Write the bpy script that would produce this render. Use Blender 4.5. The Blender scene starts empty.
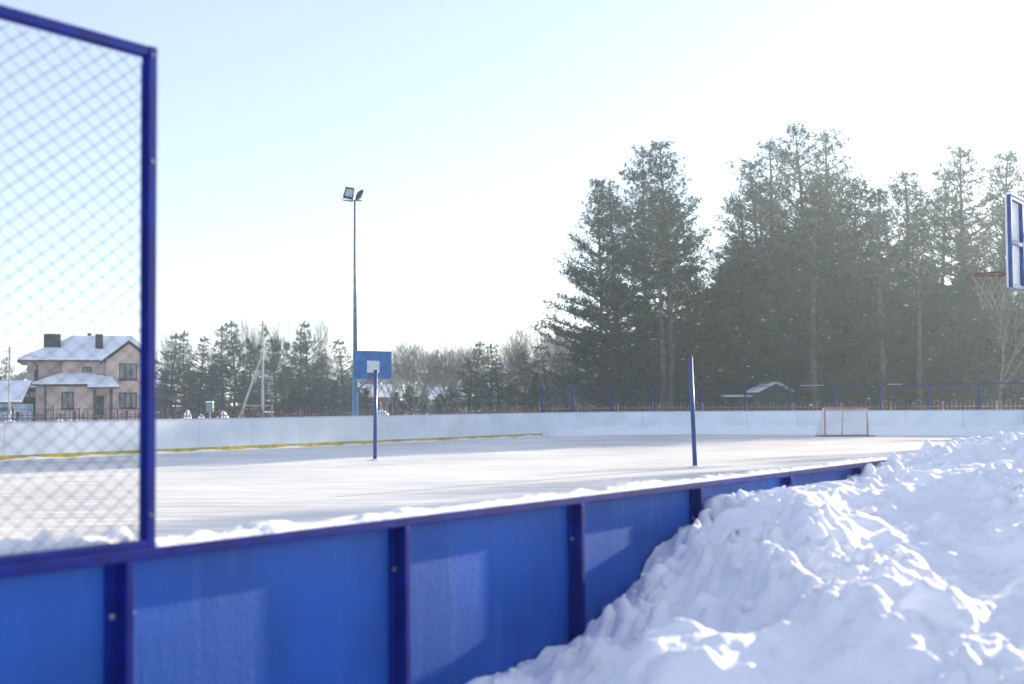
import bpy, math, random
import numpy as np
from mathutils import Vector, Matrix, Euler

R = math.radians
scene = bpy.context.scene
col = scene.collection

# ------------------------------------------------------------------ camera frame
CAM_Z = 1.47
F = 1400.0
PITCH, ROLL = 2.54, -0.42
CAM_ROT = Euler((R(90 + PITCH), 0, 0)).to_matrix() @ Matrix.Rotation(R(ROLL), 3, 'Z')


def at(px, py, Y):
    d = CAM_ROT @ Vector(((px - 512) / F, (342 - py) / F, -1))
    d *= Y / d.y
    return Vector((d.x, d.y, CAM_Z + d.z))


# rink frame: a runs along the long boards, n across the rink (near boards at n = N0)
TH = R(32.4)
DV = Vector((math.sin(TH), math.cos(TH), 0))
NV = Vector((-math.cos(TH), math.sin(TH), 0))
N0, N1 = 3.0, 33.0
A1 = 61.5
RAD = 7.0
BOARD = 1.07


def W(a, n, z=0.0):
    return Vector((DV.x * a + NV.x * n, DV.y * a + NV.y * n, z))


# ------------------------------------------------------------------ tagging
def tag(o, label=None, cat=None, group=None, kind=None):
    if label: o['label'] = label
    if cat: o['category'] = cat
    if group: o['group'] = group
    if kind: o['kind'] = kind
    return o


def empty(name, loc=(0, 0, 0), rz=0.0):
    o = bpy.data.objects.new(name, None)
    o.location = loc
    o.rotation_euler = (0, 0, rz)
    o.empty_display_size = 0.2
    col.objects.link(o)
    return o


def copy_tree(o, parent=None):
    c = o.copy()
    col.objects.link(c)
    c.parent = parent
    for ch in list(o.children):
        copy_tree(ch, c)
    return c


# ------------------------------------------------------------------ materials
def mat(name, base, rough=0.6, var=0.15, scale=6.0, bump=0.0, bscale=40.0, spec=0.4, metal=0.0,
        stretch=(1, 1, 1), second=None, thresh=(0.4, 0.6), trans=0.0):
    m = bpy.data.materials.new(name)
    m.use_nodes = True
    nt = m.node_tree
    b = nt.nodes['Principled BSDF']
    tc = nt.nodes.new('ShaderNodeTexCoord')
    mp = nt.nodes.new('ShaderNodeMapping')
    mp.inputs['Scale'].default_value = stretch
    nt.links.new(tc.outputs['Object'], mp.inputs['Vector'])
    nz = nt.nodes.new('ShaderNodeTexNoise')
    nz.inputs['Scale'].default_value = scale
    nz.inputs['Detail'].default_value = 5
    nt.links.new(mp.outputs[0], nz.inputs['Vector'])
    rp = nt.nodes.new('ShaderNodeValToRGB')
    e = rp.color_ramp.elements
    e[0].position, e[1].position = thresh
    if second is None:
        lo = [max(0, c * (1 - var)) for c in base]
        hi = [min(1, c * (1 + var)) for c in base]
    else:
        lo, hi = base, second
    e[0].color = (*lo, 1)
    e[1].color = (*hi, 1)
    nt.links.new(nz.outputs['Fac'], rp.inputs['Fac'])
    nt.links.new(rp.outputs['Color'], b.inputs['Base Color'])
    b.inputs['Roughness'].default_value = rough
    b.inputs['Specular IOR Level'].default_value = spec
    b.inputs['Metallic'].default_value = metal
    if bump:
        n2 = nt.nodes.new('ShaderNodeTexNoise')
        n2.inputs['Scale'].default_value = bscale
        n2.inputs['Detail'].default_value = 6
        nt.links.new(mp.outputs[0], n2.inputs['Vector'])
        bp = nt.nodes.new('ShaderNodeBump')
        bp.inputs['Strength'].default_value = bump
        bp.inputs['Distance'].default_value = 0.02
        nt.links.new(n2.outputs['Fac'], bp.inputs['Height'])
        nt.links.new(bp.outputs['Normal'], b.inputs['Normal'])
    if trans:
        t = nt.nodes.new('ShaderNodeBsdfTranslucent')
        nt.links.new(rp.outputs['Color'], t.inputs['Color'])
        mx = nt.nodes.new('ShaderNodeMixShader')
        mx.inputs['Fac'].default_value = trans
        nt.links.new(b.outputs[0], mx.inputs[1])
        nt.links.new(t.outputs[0], mx.inputs[2])
        nt.links.new(mx.outputs[0], nt.nodes['Material Output'].inputs['Surface'])
    return m


def panel_material():
    """blue laminated sheet: fine woven grain, faint vertical scuffs"""
    m = mat('blue_panel', (0.007, 0.098, 0.44), rough=0.42, var=0.12, scale=2.0, spec=0.45)
    nt = m.node_tree
    b = nt.nodes['Principled BSDF']
    tc = nt.nodes['Texture Coordinate']
    w1 = nt.nodes.new('ShaderNodeTexNoise')
    w1.inputs['Scale'].default_value = 70
    w1.inputs['Detail'].default_value = 3
    mp = nt.nodes.new('ShaderNodeMapping')
    mp.inputs['Scale'].default_value = (1.2, 1.2, 0.8)
    nt.links.new(tc.outputs['Object'], mp.inputs['Vector'])
    nt.links.new(mp.outputs[0], w1.inputs['Vector'])
    w2 = nt.nodes.new('ShaderNodeTexNoise')
    w2.inputs['Scale'].default_value = 9
    w2.inputs['Detail'].default_value = 3
    mp2 = nt.nodes.new('ShaderNodeMapping')
    mp2.inputs['Scale'].default_value = (1.6, 1.6, 0.35)
    nt.links.new(tc.outputs['Object'], mp2.inputs['Vector'])
    nt.links.new(mp2.outputs[0], w2.inputs['Vector'])
    ad = nt.nodes.new('ShaderNodeMath')
    ad.operation = 'ADD'
    nt.links.new(w1.outputs['Fac'], ad.inputs[0])
    nt.links.new(w2.outputs['Fac'], ad.inputs[1])
    sc = nt.nodes.new('ShaderNodeTexNoise')
    sc.inputs['Scale'].default_value = 3.0
    sc.inputs['Detail'].default_value = 8
    sc.inputs['Roughness'].default_value = 0.7
    mp3 = nt.nodes.new('ShaderNodeMapping')
    mp3.inputs['Scale'].default_value = (4, 4, 0.5)
    nt.links.new(tc.outputs['Object'], mp3.inputs['Vector'])
    nt.links.new(mp3.outputs[0], sc.inputs['Vector'])
    cr = nt.nodes.new('ShaderNodeValToRGB')
    cr.color_ramp.elements[0].position, cr.color_ramp.elements[1].position = 0.54, 0.74
    cr.color_ramp.elements[0].color = (0, 0, 0, 1)
    cr.color_ramp.elements[1].color = (.45, .45, .45, 1)
    nt.links.new(sc.outputs['Fac'], cr.inputs['Fac'])
    mx = nt.nodes.new('ShaderNodeMix')
    mx.data_type = 'RGBA'
    nt.links.new(cr.outputs['Color'], mx.inputs[0])
    nt.links.new(b.inputs['Base Color'].links[0].from_socket, mx.inputs[6])
    mx.inputs[7].default_value = (0.10, 0.20, 0.47, 1)
    nt.links.new(mx.outputs[2], b.inputs['Base Color'])
    bp = nt.nodes.new('ShaderNodeBump')
    bp.inputs['Strength'].default_value = 0.35
    bp.inputs['Distance'].default_value = 0.004
    nt.links.new(ad.outputs[0], bp.inputs['Height'])
    nt.links.new(bp.outputs['Normal'], b.inputs['Normal'])
    return m


def snow_material(name, bump=0.25, bscale=30.0, base=(0.92, 0.94, 0.965)):
    m = mat(name, base, rough=0.75, var=0.025, scale=2.0, bump=bump, bscale=bscale, spec=0.25)
    return m


M = {}
M['snow'] = snow_material('snow')
M['snow_bank'] = snow_material('ploughed_snow', bump=0.4, bscale=55)
M['roof_snow'] = snow_material('roof_snow', bump=0.4, bscale=1.2)
M['panel'] = panel_material()
M['indigo'] = mat('indigo_paint', (0.005, 0.017, 0.20), rough=0.6, var=0.2, scale=9, spec=0.08, bump=0.08, bscale=120)
M['net_post'] = mat('blue_post_paint', (0.012, 0.055, 0.25), rough=0.4, var=0.25, scale=12, spec=0.5)
M['wire'] = mat('coated_wire', (0.022, 0.030, 0.052), rough=0.6, var=0.25, scale=30, metal=0.3)
M['white_board'] = mat('white_board', (0.78, 0.835, 0.865), rough=0.5, var=0.06, scale=0.8, spec=0.35)
M['board_back'] = mat('board_rim', (0.50, 0.57, 0.66), rough=0.6, var=0.12, scale=4)
M['yellow'] = mat('yellow_kickplate', (0.55, 0.43, 0.05), rough=0.5, var=0.2, scale=3)
M['bolt'] = mat('zinc_bolt', (0.55, 0.55, 0.55), rough=0.35, metal=0.8, var=0.2, scale=60)
M['rust'] = mat('rusty_fence_paint', (0.26, 0.165, 0.16), rough=0.8, var=0.3, scale=5)
M['dark_rail'] = mat('dark_fence', (0.05, 0.045, 0.05), rough=0.6, var=0.3, scale=4)
M['mast_blue'] = mat('light_blue_paint', (0.13, 0.29, 0.42), rough=0.5, var=0.15, scale=5)
M['mast_grey'] = mat('galvanised_mast', (0.19, 0.235, 0.27), rough=0.45, var=0.2, scale=6, metal=0.4)
M['lamp_body'] = mat('lamp_housing', (0.035, 0.04, 0.045), rough=0.5, var=0.2, scale=10)
M['lamp_glass'] = mat('lamp_glass', (0.42, 0.47, 0.52), rough=0.15, var=0.1, scale=10, spec=0.6)
M['backboard'] = mat('backboard_blue', (0.03, 0.16, 0.45), rough=0.45, var=0.15, scale=3)
M['white_paint'] = mat('white_paint', (0.74, 0.77, 0.80), rough=0.5, var=0.08, scale=8)
M['hoop'] = mat('hoop_red', (0.24, 0.09, 0.07), rough=0.55, var=0.3, scale=14)
M['cord'] = mat('net_cord', (0.36, 0.31, 0.26), rough=0.9, var=0.2, scale=20)
M['goal_red'] = mat('goal_red', (0.42, 0.15, 0.12), rough=0.5, var=0.25, scale=6)
M['goal_net'] = mat('white_goal_net', (0.75, 0.76, 0.80), rough=0.9, var=0.05, scale=8)
M['steel'] = mat('dull_steel', (0.16, 0.18, 0.21), rough=0.5, var=0.2, scale=8, metal=0.5)
M['stucco'] = mat('beige_stucco', (0.60, 0.465, 0.385), rough=0.9, var=0.10, scale=0.9, bump=0.2, bscale=14)
M['trim'] = mat('dark_trim', (0.055, 0.048, 0.052), rough=0.6, var=0.25, scale=3)
M['chimney'] = mat('dark_chimney', (0.026, 0.029, 0.031), rough=0.75, var=0.25, scale=3, bump=0.3, bscale=10)
M['pane'] = mat('window_pane', (0.05, 0.055, 0.06), rough=0.12, var=0.5, scale=0.8, spec=0.6)
M['curtain'] = mat('window_curtain', (0.20, 0.20, 0.20), rough=0.5, var=0.35, scale=2.2, stretch=(3, 1, 0.4))
M['door'] = mat('brown_door', (0.07, 0.055, 0.05), rough=0.5, var=0.2, scale=4)
M['shed'] = mat('pale_blue_boarding', (0.34, 0.42, 0.50), rough=0.8, var=0.12, scale=2, stretch=(6, 6, 0.3))
M['brick'] = mat('red_brick', (0.26, 0.11, 0.085), rough=0.9, var=0.3, scale=4)
M['greywall'] = mat('grey_render', (0.30, 0.31, 0.33), rough=0.9, var=0.15, scale=2)
M['concrete'] = mat('weathered_concrete', (0.42, 0.415, 0.39), rough=0.9, var=0.2, scale=2.2)
M['oldwood'] = mat('dark_timber', (0.050, 0.042, 0.038), rough=0.85, var=0.35, scale=3, stretch=(1, 1, 6))
M['green_box'] = mat('green_paint', (0.07, 0.22, 0.15), rough=0.6, var=0.2, scale=4)
M['pale_frame'] = mat('yellowed_paint', (0.36, 0.28, 0.13), rough=0.7, var=0.25, scale=4)
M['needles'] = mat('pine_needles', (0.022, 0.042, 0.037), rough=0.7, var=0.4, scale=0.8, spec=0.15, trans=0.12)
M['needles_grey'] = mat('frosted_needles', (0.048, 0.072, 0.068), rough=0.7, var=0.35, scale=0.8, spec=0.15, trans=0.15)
M['bark'] = mat('pine_bark', (0.036, 0.034, 0.032), rough=0.95, var=0.35, scale=3, bump=0.5, bscale=12)
M['bole'] = mat('pale_pine_bark', (0.065, 0.056, 0.050), rough=0.95, var=0.35, scale=2, bump=0.4, bscale=9)
M['birch'] = mat('birch_bark', (0.11, 0.105, 0.10), rough=0.9, var=0.45, scale=3, stretch=(1, 1, 2))
M['twig'] = mat('frosted_twigs', (0.20, 0.185, 0.17), rough=0.9, var=0.3, scale=2)
M['mistletoe'] = mat('mistletoe_leaves', (0.05, 0.06, 0.035), rough=0.8, var=0.3, scale=3)
M['frost'] = snow_material('branch_snow', bump=0)


def ice_material():
    m = bpy.data.materials.new('rink_ice')
    m.use_nodes = True
    nt = m.node_tree
    b = nt.nodes['Principled BSDF']
    tc = nt.nodes.new('ShaderNodeTexCoord')
    mp = nt.nodes.new('ShaderNodeMapping')
    mp.inputs['Rotation'].default_value = (0, 0, R(32.4 - 70))
    mp.inputs['Scale'].default_value = (0.35, 3.0, 1)
    nt.links.new(tc.outputs['Object'], mp.inputs['Vector'])
    n1 = nt.nodes.new('ShaderNodeTexNoise')
    n1.inputs['Scale'].default_value = 1.3
    n1.inputs['Detail'].default_value = 9
    n1.inputs['Roughness'].default_value = 0.68
    n1.inputs['Distortion'].default_value = 0.6
    nt.links.new(mp.outputs[0], n1.inputs['Vector'])
    n3 = nt.nodes.new('ShaderNodeTexNoise')
    n3.inputs['Scale'].default_value = 0.22
    n3.inputs['Detail'].default_value = 4
    nt.links.new(tc.outputs['Object'], n3.inputs['Vector'])
    ad = nt.nodes.new('ShaderNodeMix')
    ad.data_type = 'FLOAT'
    ad.inputs[0].default_value = 0.35
    nt.links.new(n1.outputs['Fac'], ad.inputs[2])
    nt.links.new(n3.outputs['Fac'], ad.inputs[3])
    rp = nt.nodes.new('ShaderNodeValToRGB')
    e = rp.color_ramp.elements
    e[0].position, e[0].color = 0.40, (0.50, 0.495, 0.48, 1)
    e[1].position, e[1].color = 0.56, (0.78, 0.76, 0.71, 1)
    nt.links.new(ad.outputs[0], rp.inputs['Fac'])
    nt.links.new(rp.outputs['Color'], b.inputs['Base Color'])
    b.inputs['Roughness'].default_value = 0.5
    b.inputs['Specular IOR Level'].default_value = 0.3
    bp = nt.nodes.new('ShaderNodeBump')
    bp.inputs['Strength'].default_value = 0.35
    bp.inputs['Distance'].default_value = 0.012
    nt.links.new(n1.outputs['Fac'], bp.inputs['Height'])
    nt.links.new(bp.outputs['Normal'], b.inputs['Normal'])
    return m


M['ice'] = ice_material()


# ------------------------------------------------------------------ mesh builder
class MB:
    def __init__(self):
        self.v, self.f = [], []

    def add(self, vs, fs):
        k = len(self.v)
        self.v += [tuple(p) for p in vs]
        self.f += [tuple(i + k for i in f) for f in fs]
        return self

    def box(self, c, ex, ey, ez):
        """box about centre c with half-extent vectors"""
        c, ex, ey, ez = Vector(c), Vector(ex), Vector(ey), Vector(ez)
        vs = [c + sx * ex + sy * ey + sz * ez for sz in (-1, 1) for sy in (-1, 1) for sx in (-1, 1)]
        return self.add(vs, [(0, 2, 3, 1), (4, 5, 7, 6), (0, 1, 5, 4), (2, 6, 7, 3), (0, 4, 6, 2), (1, 3, 7, 5)])

    def abox(self, x0, x1, y0, y1, z0, z1):
        return self.box(((x0 + x1) / 2, (y0 + y1) / 2, (z0 + z1) / 2),
                        ((x1 - x0) / 2, 0, 0), (0, (y1 - y0) / 2, 0), (0, 0, (z1 - z0) / 2))

    def bar(self, p, q, wx, wy, up=(0, 0, 1)):
        """rectangular bar from p to q; wx along side vector, wy along the other"""
        p, q = Vector(p), Vector(q)
        d = (q - p)
        L = d.length
        d.normalize()
        u = Vector(up)
        if abs(d.dot(u)) > 0.98: u = Vector(DV)
        s = d.cross(u).normalized()
        t = s.cross(d).normalized()
        return self.box((p + q) / 2, d * L / 2, s * wx / 2, t * wy / 2)

    def tube(self, pts, rad, sides=6, cap=True):
        pts = [Vector(p) for p in pts]
        if not isinstance(rad, (list, tuple)): rad = [rad] * len(pts)
        k = len(self.v)
        ref = None
        for i, p in enumerate(pts):
            d = (pts[min(i + 1, len(pts) - 1)] - pts[max(i - 1, 0)]).normalized()
            if ref is None:
                ref = Vector((1, 0, 0)) if abs(d.x) < 0.8 else Vector((0, 1, 0))
            s = (ref - d * ref.dot(d)).normalized()
            ref = s
            t = d.cross(s)
            for j in range(sides):
                a = 2 * math.pi * j / sides
                self.v.append(tuple(p + (s * math.cos(a) + t * math.sin(a)) * rad[i]))
        for i in range(len(pts) - 1):
            for j in range(sides):
                a, b = k + i * sides + j, k + i * sides + (j + 1) % sides
                self.f.append((a, b, b + sides, a + sides))
        if cap and sides > 2:
            self.f.append(tuple(k + j for j in reversed(range(sides))))
            self.f.append(tuple(k + (len(pts) - 1) * sides + j for j in range(sides)))
        return self

    def prism(self, poly, off):
        off = Vector(off)
        n = len(poly)
        vs = [Vector(p) for p in poly] + [Vector(p) + off for p in poly]
        fs = [tuple(reversed(range(n))), tuple(range(n, 2 * n))]
        fs += [(i, (i + 1) % n, (i + 1) % n + n, i + n) for i in range(n)]
        return self.add(vs, fs)

    def build(self, name, m, parent=None, smooth=False, bevel=0.0):
        me = bpy.data.meshes.new(name)
        me.from_pydata(self.v, [], self.f)
        me.materials.append(m)
        if smooth:
            me.shade_smooth()
        me.update()
        o = bpy.data.objects.new(name, me)
        col.objects.link(o)
        if parent is not None: o.parent = parent
        if bevel:
            b = o.modifiers.new('bevel', 'BEVEL')
            b.width = bevel
            b.segments = 2
            b.limit_method = 'ANGLE'
        return o


def np_mesh(name, V, Fc, m, parent=None, smooth=False):
    V = np.asarray(V, dtype=np.float32)
    Fc = np.asarray(Fc, dtype=np.int32)
    k = Fc.shape[1]
    me = bpy.data.meshes.new(name)
    me.vertices.add(len(V))
    me.vertices.foreach_set('co', V.ravel())
    me.loops.add(Fc.size)
    me.loops.foreach_set('vertex_index', Fc.ravel())
    me.polygons.add(len(Fc))
    me.polygons.foreach_set('loop_start', np.arange(0, Fc.size, k, dtype=np.int32))
    me.polygons.foreach_set('loop_total', np.full(len(Fc), k, dtype=np.int32))
    me.materials.append(m)
    me.update(calc_edges=True)
    me.validate()
    if smooth: me.shade_smooth()
    o = bpy.data.objects.new(name, me)
    col.objects.link(o)
    if parent is not None: o.parent = parent
    return o


# ------------------------------------------------------------------ numpy noise
_rs = np.random.RandomState(7)
_perm = np.concatenate([_rs.permutation(256)] * 3)
_g = np.stack([np.cos(np.arange(256) * 2.399), np.sin(np.arange(256) * 2.399)], 1)


def perlin(x, y):
    xi, yi = np.floor(x).astype(int), np.floor(y).astype(int)
    xf, yf = x - xi, y - yi
    u, v = xf ** 3 * (xf * (xf * 6 - 15) + 10), yf ** 3 * (yf * (yf * 6 - 15) + 10)

    def g(i, j):
        h = _perm[_perm[(xi + i) & 255] + ((yi + j) & 255)]
        return _g[h, 0] * (xf - i) + _g[h, 1] * (yf - j)
    a = g(0, 0) * (1 - u) + g(1, 0) * u
    b = g(0, 1) * (1 - u) + g(1, 1) * u
    return (a * (1 - v) + b * v) * 1.5


def fbm(x, y, o=4):
    s, amp = 0, 1.0
    for i in range(o):
        s = s + amp * perlin(x * 2 ** i + 17.3 * i, y * 2 ** i + 5.1 * i)
        amp *= 0.5
    return s


def ridged(x, y, o=3):
    s, amp = 0, 1.0
    for i in range(o):
        s = s + amp * (1 - np.abs(perlin(x * 2 ** i + 31.7 * i, y * 2 ** i + 3.3 * i)) * 2)
        amp *= 0.5
    return s


def worley(x, y, seed=0):
    xi, yi = np.floor(x).astype(int), np.floor(y).astype(int)
    d1 = np.full(x.shape, 9.0)
    hh = np.zeros(x.shape)
    for i in (-1, 0, 1):
        for j in (-1, 0, 1):
            h = _perm[_perm[(xi + i + seed) & 255] + ((yi + j) & 255)]
            px = xi + i + (h / 255.0)
            py = yi + j + (_perm[h + 11] / 255.0)
            d = np.hypot(px - x, py - y)
            c = d < d1
            hh = np.where(c, _perm[h + 57] / 255.0, hh)
            d1 = np.where(c, d, d1)
    return d1, hh


# ------------------------------------------------------------------ world, sun, camera
SUN_AZ, SUN_EL = 32.4 + 4.2, 12.3
w = bpy.data.worlds.new('World')
scene.world = w
w.use_nodes = True
nt = w.node_tree
sky = nt.nodes.new('ShaderNodeTexSky')
sky.sky_type = 'NISHITA'
sky.sun_disc = False
sky.sun_elevation = R(SUN_EL)
sky.sun_rotation = R(SUN_AZ)
sky.altitude = 150
sky.air_density = 1.0
sky.dust_density = 0.3
sky.ozone_density = 2.4
nt.links.new(sky.outputs[0], nt.nodes['Background'].inputs['Color'])
nt.nodes['Background'].inputs['Strength'].default_value = 0.05
veil = nt.nodes.new('ShaderNodeBackground')          # thin even veil of high cloud over the blue
veil.inputs['Color'].default_value = (0.60, 0.60, 0.79, 1)
veil.inputs['Strength'].default_value = 0.245
ad = nt.nodes.new('ShaderNodeAddShader')
nt.links.new(nt.nodes['Background'].outputs[0], ad.inputs[0])
nt.links.new(veil.outputs[0], ad.inputs[1])
nt.links.new(ad.outputs[0], nt.nodes['World Output'].inputs['Surface'])

sl = bpy.data.lights.new('sun', 'SUN')
sl.energy = 5.0
sl.angle = R(0.55)
sl.color = (1.0, 0.87, 0.69)
so = bpy.data.objects.new('sun', sl)
sd = Vector((math.sin(R(SUN_AZ)) * math.cos(R(SUN_EL)), math.cos(R(SUN_AZ)) * math.cos(R(SUN_EL)), math.sin(R(SUN_EL))))
so.rotation_euler = (-sd).to_track_quat('-Z', 'Y').to_euler()
so.location = (40, 50, 40)
col.objects.link(so)

cd = bpy.data.cameras.new('camera')
cam = bpy.data.objects.new('camera', cd)
cam.matrix_world = Matrix.Translation((0, 0, CAM_Z)) @ CAM_ROT.to_4x4()
cd.sensor_width = 36
cd.lens = F * 36 / 1024
cd.clip_start = 0.05
cd.clip_end = 5000
cd.dof.use_dof = True
cd.dof.focus_distance = 20
cd.dof.aperture_fstop = 2.8
col.objects.link(cam)
scene.camera = cam

scene.view_settings.view_transform = 'Standard'
scene.view_settings.look = 'None'
scene.view_settings.gamma = 1
scene.view_settings.use_curve_mapping = False
scene.view_settings.exposure = 1.40
scene.cycles.use_denoising = True
scene.cycles.max_bounces = 8
scene.cycles.volume_bounces = 1

# haze: the air of a cold morning
hz = MB().abox(-700, 700, -700, 700, -2.2, 26.0)
hm = bpy.data.materials.new('cold_haze')
hm.use_nodes = True
hn = hm.node_tree
hn.nodes.remove(hn.nodes['Principled BSDF'])
pv = hn.nodes.new('ShaderNodeVolumePrincipled')
pv.inputs['Color'].default_value = (0.74, 0.92, 1.0, 1)
pv.inputs['Density'].default_value = 0.00065
pv.inputs['Anisotropy'].default_value = 0.6
hn.links.new(pv.outputs[0], hn.nodes['Material Output'].inputs['Volume'])
tag(hz.build('haze', hm), 'pale cold winter haze between the rink and the far trees', 'haze', kind='stuff')

# ------------------------------------------------------------------ ground and ice
RNG = random.Random(11)


def ring_path(n_in=0.0):
    """inner outline of the far boards: far long side, curved corner, end, curved near corner"""
    pts = []
    for a in np.linspace(-12, A1 - RAD, 48): pts.append((a, N1 - n_in))
    for t in np.linspace(0, 90, 14)[1:]:
        pts.append((A1 - RAD + (RAD - n_in) * math.sin(R(t)), N1 - RAD + (RAD - n_in) * math.cos(R(t))))
    for n in np.linspace(N1 - RAD, N0 + RAD, 18)[1:]: pts.append((A1 - n_in, n))
    for t in np.linspace(90, 0, 14)[1:]:
        pts.append((A1 - RAD + (RAD - n_in) * math.sin(R(t)), N0 + RAD - (RAD - n_in) * math.cos(R(t))))
    return pts


g = MB()
ring = [(-650, -650), (650, -650), (650, 650), (-650, 650)]
gs = np.linspace(-1, 1, 121)
gx = np.sign(gs) * np.abs(gs) ** 2.2 * 660
GX, GY = np.meshgrid(gx, gx, indexing='ij')
far = np.clip((np.hypot(GX - 15, GY - 35) - 60) / 60, 0, 1)
GZ = -0.05 + far * (0.25 + 0.35 * fbm(GX / 25, GY / 25, 3))
nn = len(gx)
idx = np.arange(nn * nn).reshape(nn, nn)
quads = np.stack([idx[:-1, :-1], idx[1:, :-1], idx[1:, 1:], idx[:-1, 1:]], -1).reshape(-1, 4)
ground = np_mesh('snow_ground', np.stack([GX, GY, GZ], -1).reshape(-1, 3), quads, M['snow'], smooth=True)
tag(ground, kind='structure')

ic = MB()
pth = ring_path(-0.02)
poly = [W(a, n, 0.0) for a, n in pth] + [W(-12, N0 - 0.02, 0.0)]
ic.add(poly, [tuple(reversed(range(len(poly))))])
tag(ic.build('rink_ice', M['ice']), kind='structure')


# ------------------------------------------------------------------ snow bank
CP = np.array([
    (3.0, 0, .22), (4.0, 0, .35), (4.6, 0, .42), (5.1, 0, .51), (5.6, 0, .70), (6.1, 0, .86), (6.4, 0, .96), (6.8, 0, .97), (7.6, 0, .97), (9, 0, 1.02), (11, 0, 1.12),
    (14, 0, 1.15), (20, 0, 1.1), (4, .6, .38), (5, .6, .54), (6, .6, .88), (7, .6, .98), (9, .6, 1.04),
    (7, 1.2, 1.0), (9, 1.2, 1.12), (11, 1.2, 1.19), (5.3, 1.1, .74), (4.54, 1.8, .66), (4.78, 1.1, .56), (5.7, 1.45, .76), (7.5, .55, .97), (6.6, 1.3, .88), (5.5, 1.75, .72),
    (3, 2, .30), (4, 2.2, .62), (5.5, 2.2, .82), (7, 2.2, .95), (9, 2.5, 1.13), (12, 2.5, 1.15), (3, 1, .18),
    (2, 2, .08), (2, 0, .05), (0, 1, -.05), (0, 3, -.05), (4, 3.5, .72), (6, 4, .9), (9, 5, 1.0), (14, 5, .9),
    (-3, 1, -.05), (-3, 4, -.05), (20, 4, 1.0), (2, 4, .35), (3.4, 0.5, .27)])


def rbf(x, y, P):
    def k(r): return np.sqrt(r * r + 0.6 ** 2)
    D = np.hypot(P[:, None, 0] - P[None, :, 0], P[:, None, 1] - P[None, :, 1])
    c = np.linalg.solve(k(D) + 1e-6 * np.eye(len(P)), P[:, 2])
    out = np.zeros(x.shape)
    for i in range(len(P)):
        out += c[i] * k(np.hypot(x - P[i, 0], y - P[i, 1]))
    return out


def gauss(A, Mm, a, m, h, ra, rm, rot=0.0, p=2.0):
    c, s = math.cos(R(rot)), math.sin(R(rot))
    u = ((A - a) * c + (Mm - m) * s) / ra
    v = (-(A - a) * s + (Mm - m) * c) / rm
    return h * np.exp(-(u * u + v * v) ** (p / 2))


a_f = np.concatenate([np.linspace(1.0, 2.5, 30)[:-1], np.arange(2.5, 10.5, 0.0155), 10.5 + np.cumsum(0.02 * 1.06 ** np.arange(86))])
m_f = np.concatenate([np.arange(-0.0, 3.6, 0.0155), 3.6 + np.cumsum(0.02 * 1.07 ** np.arange(60))])
AA, MM = np.meshgrid(a_f, m_f, indexing='ij')
wx, wy = AA + 0.10 * perlin(AA * 2.1, MM * 2.1 + 9), MM + 0.10 * perlin(AA * 2.1 + 40, MM * 2.1)
H = rbf(AA, MM, CP)
wa = AA + 0.07 * perlin(AA * 3.3 + 7, MM * 3.3) + 0.030 * perlin(AA * 9, MM * 9 + 3) + 0.006 * perlin(AA * 23, MM * 23)
wm = MM + 0.07 * perlin(AA * 3.3 + 1, MM * 3.3 + 30) + 0.030 * perlin(AA * 9 + 60, MM * 9) + 0.006 * perlin(AA * 23 + 9, MM * 23)
near_crest = np.zeros(AA.shape)


def ridge(pts, h, w, sharp=0.045):
    """ragged crest along a polyline of (a, m); h and w may vary along it"""
    global near_crest
    best, hv = np.full(AA.shape, 9.0), np.zeros(AA.shape)
    for k_, ((a0, m0), (a1, m1)) in enumerate(zip(pts[:-1], pts[1:])):
        L2 = (a1 - a0) ** 2 + (m1 - m0) ** 2
        t = np.clip(((wa - a0) * (a1 - a0) + (wm - m0) * (m1 - m0)) / L2, 0, 1)
        d = np.hypot(wa - a0 - t * (a1 - a0), wm - m0 - t * (m1 - m0))
        hh_ = h[k_] * (1 - t) + h[k_ + 1] * t
        c = d < best
        hv = np.where(c, hh_, hv)
        best = np.where(c, d, best)
    e = np.exp(-(np.sqrt(best ** 2 + sharp ** 2) - sharp) / w)
    near_crest = np.maximum(near_crest, np.exp(-(best / (w * .7)) ** 2))
    return hv * e


H = H + ridge([(6.45, .08), (6.6, .25), (6.2, .55), (5.75, .84), (5.3, 1.12), (4.85, 1.44), (4.4, 1.8)], [.06, .13, .15, .14, .13, .12, .05], .22)
H = H + ridge([(5.45, .66), (5.0, .96), (4.66, 1.24), (4.32, 1.54), (4.0, 1.95)], [.12, .20, .21, .19, .10], .15)
H = H + ridge([(9.4, .15), (9.5, .8), (8.9, 1.6), (8.0, 2.1)], [.06, .10, .10, .05], .35)
H = H + ridge([(6.3, 1.75), (5.85, 1.9), (5.2, 2.1), (4.6, 2.5)], [.10, .16, .15, .08], .26)
H = H + ridge([(7.9, .75), (7.3, 1.15), (6.9, 1.6)], [.05, .08, .05], .25)
H = H + ridge([(5.55, .12), (5.1, .35), (4.7, .65)], [.03, .05, .03], .16)
H += gauss(wa, wm, 3.86, 1.13, 0.36, .48, .36, 20, 3)          # rounded lump close to the camera
amp = np.clip((H + 0.02) / 0.35, 0, 1) * (0.35 + 0.65 * np.clip(MM / 0.35, 0, 1))
n_big = fbm(wx * 1.15 + 3, wy * 1.35 + 8, 3)
n_rid = ridged(wx * 1.9 + 5, wy * 2.3 + 2, 3)
d1, h1 = worley(wx * 3.1 + 0.4 * fbm(AA * 4, MM * 4, 2), wy * 3.4)
d2, h2 = worley(wx * 8.5 + 0.3 * fbm(AA * 9, MM * 9, 2), wy * 9.0, 5)
d3, h3 = worley(wx * 22, wy * 22, 9)
dome = lambda d, r: np.clip(1 - (d / r) ** 2, 0, 1)
cl1 = dome(d1, .75) * (0.2 + h1)
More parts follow.
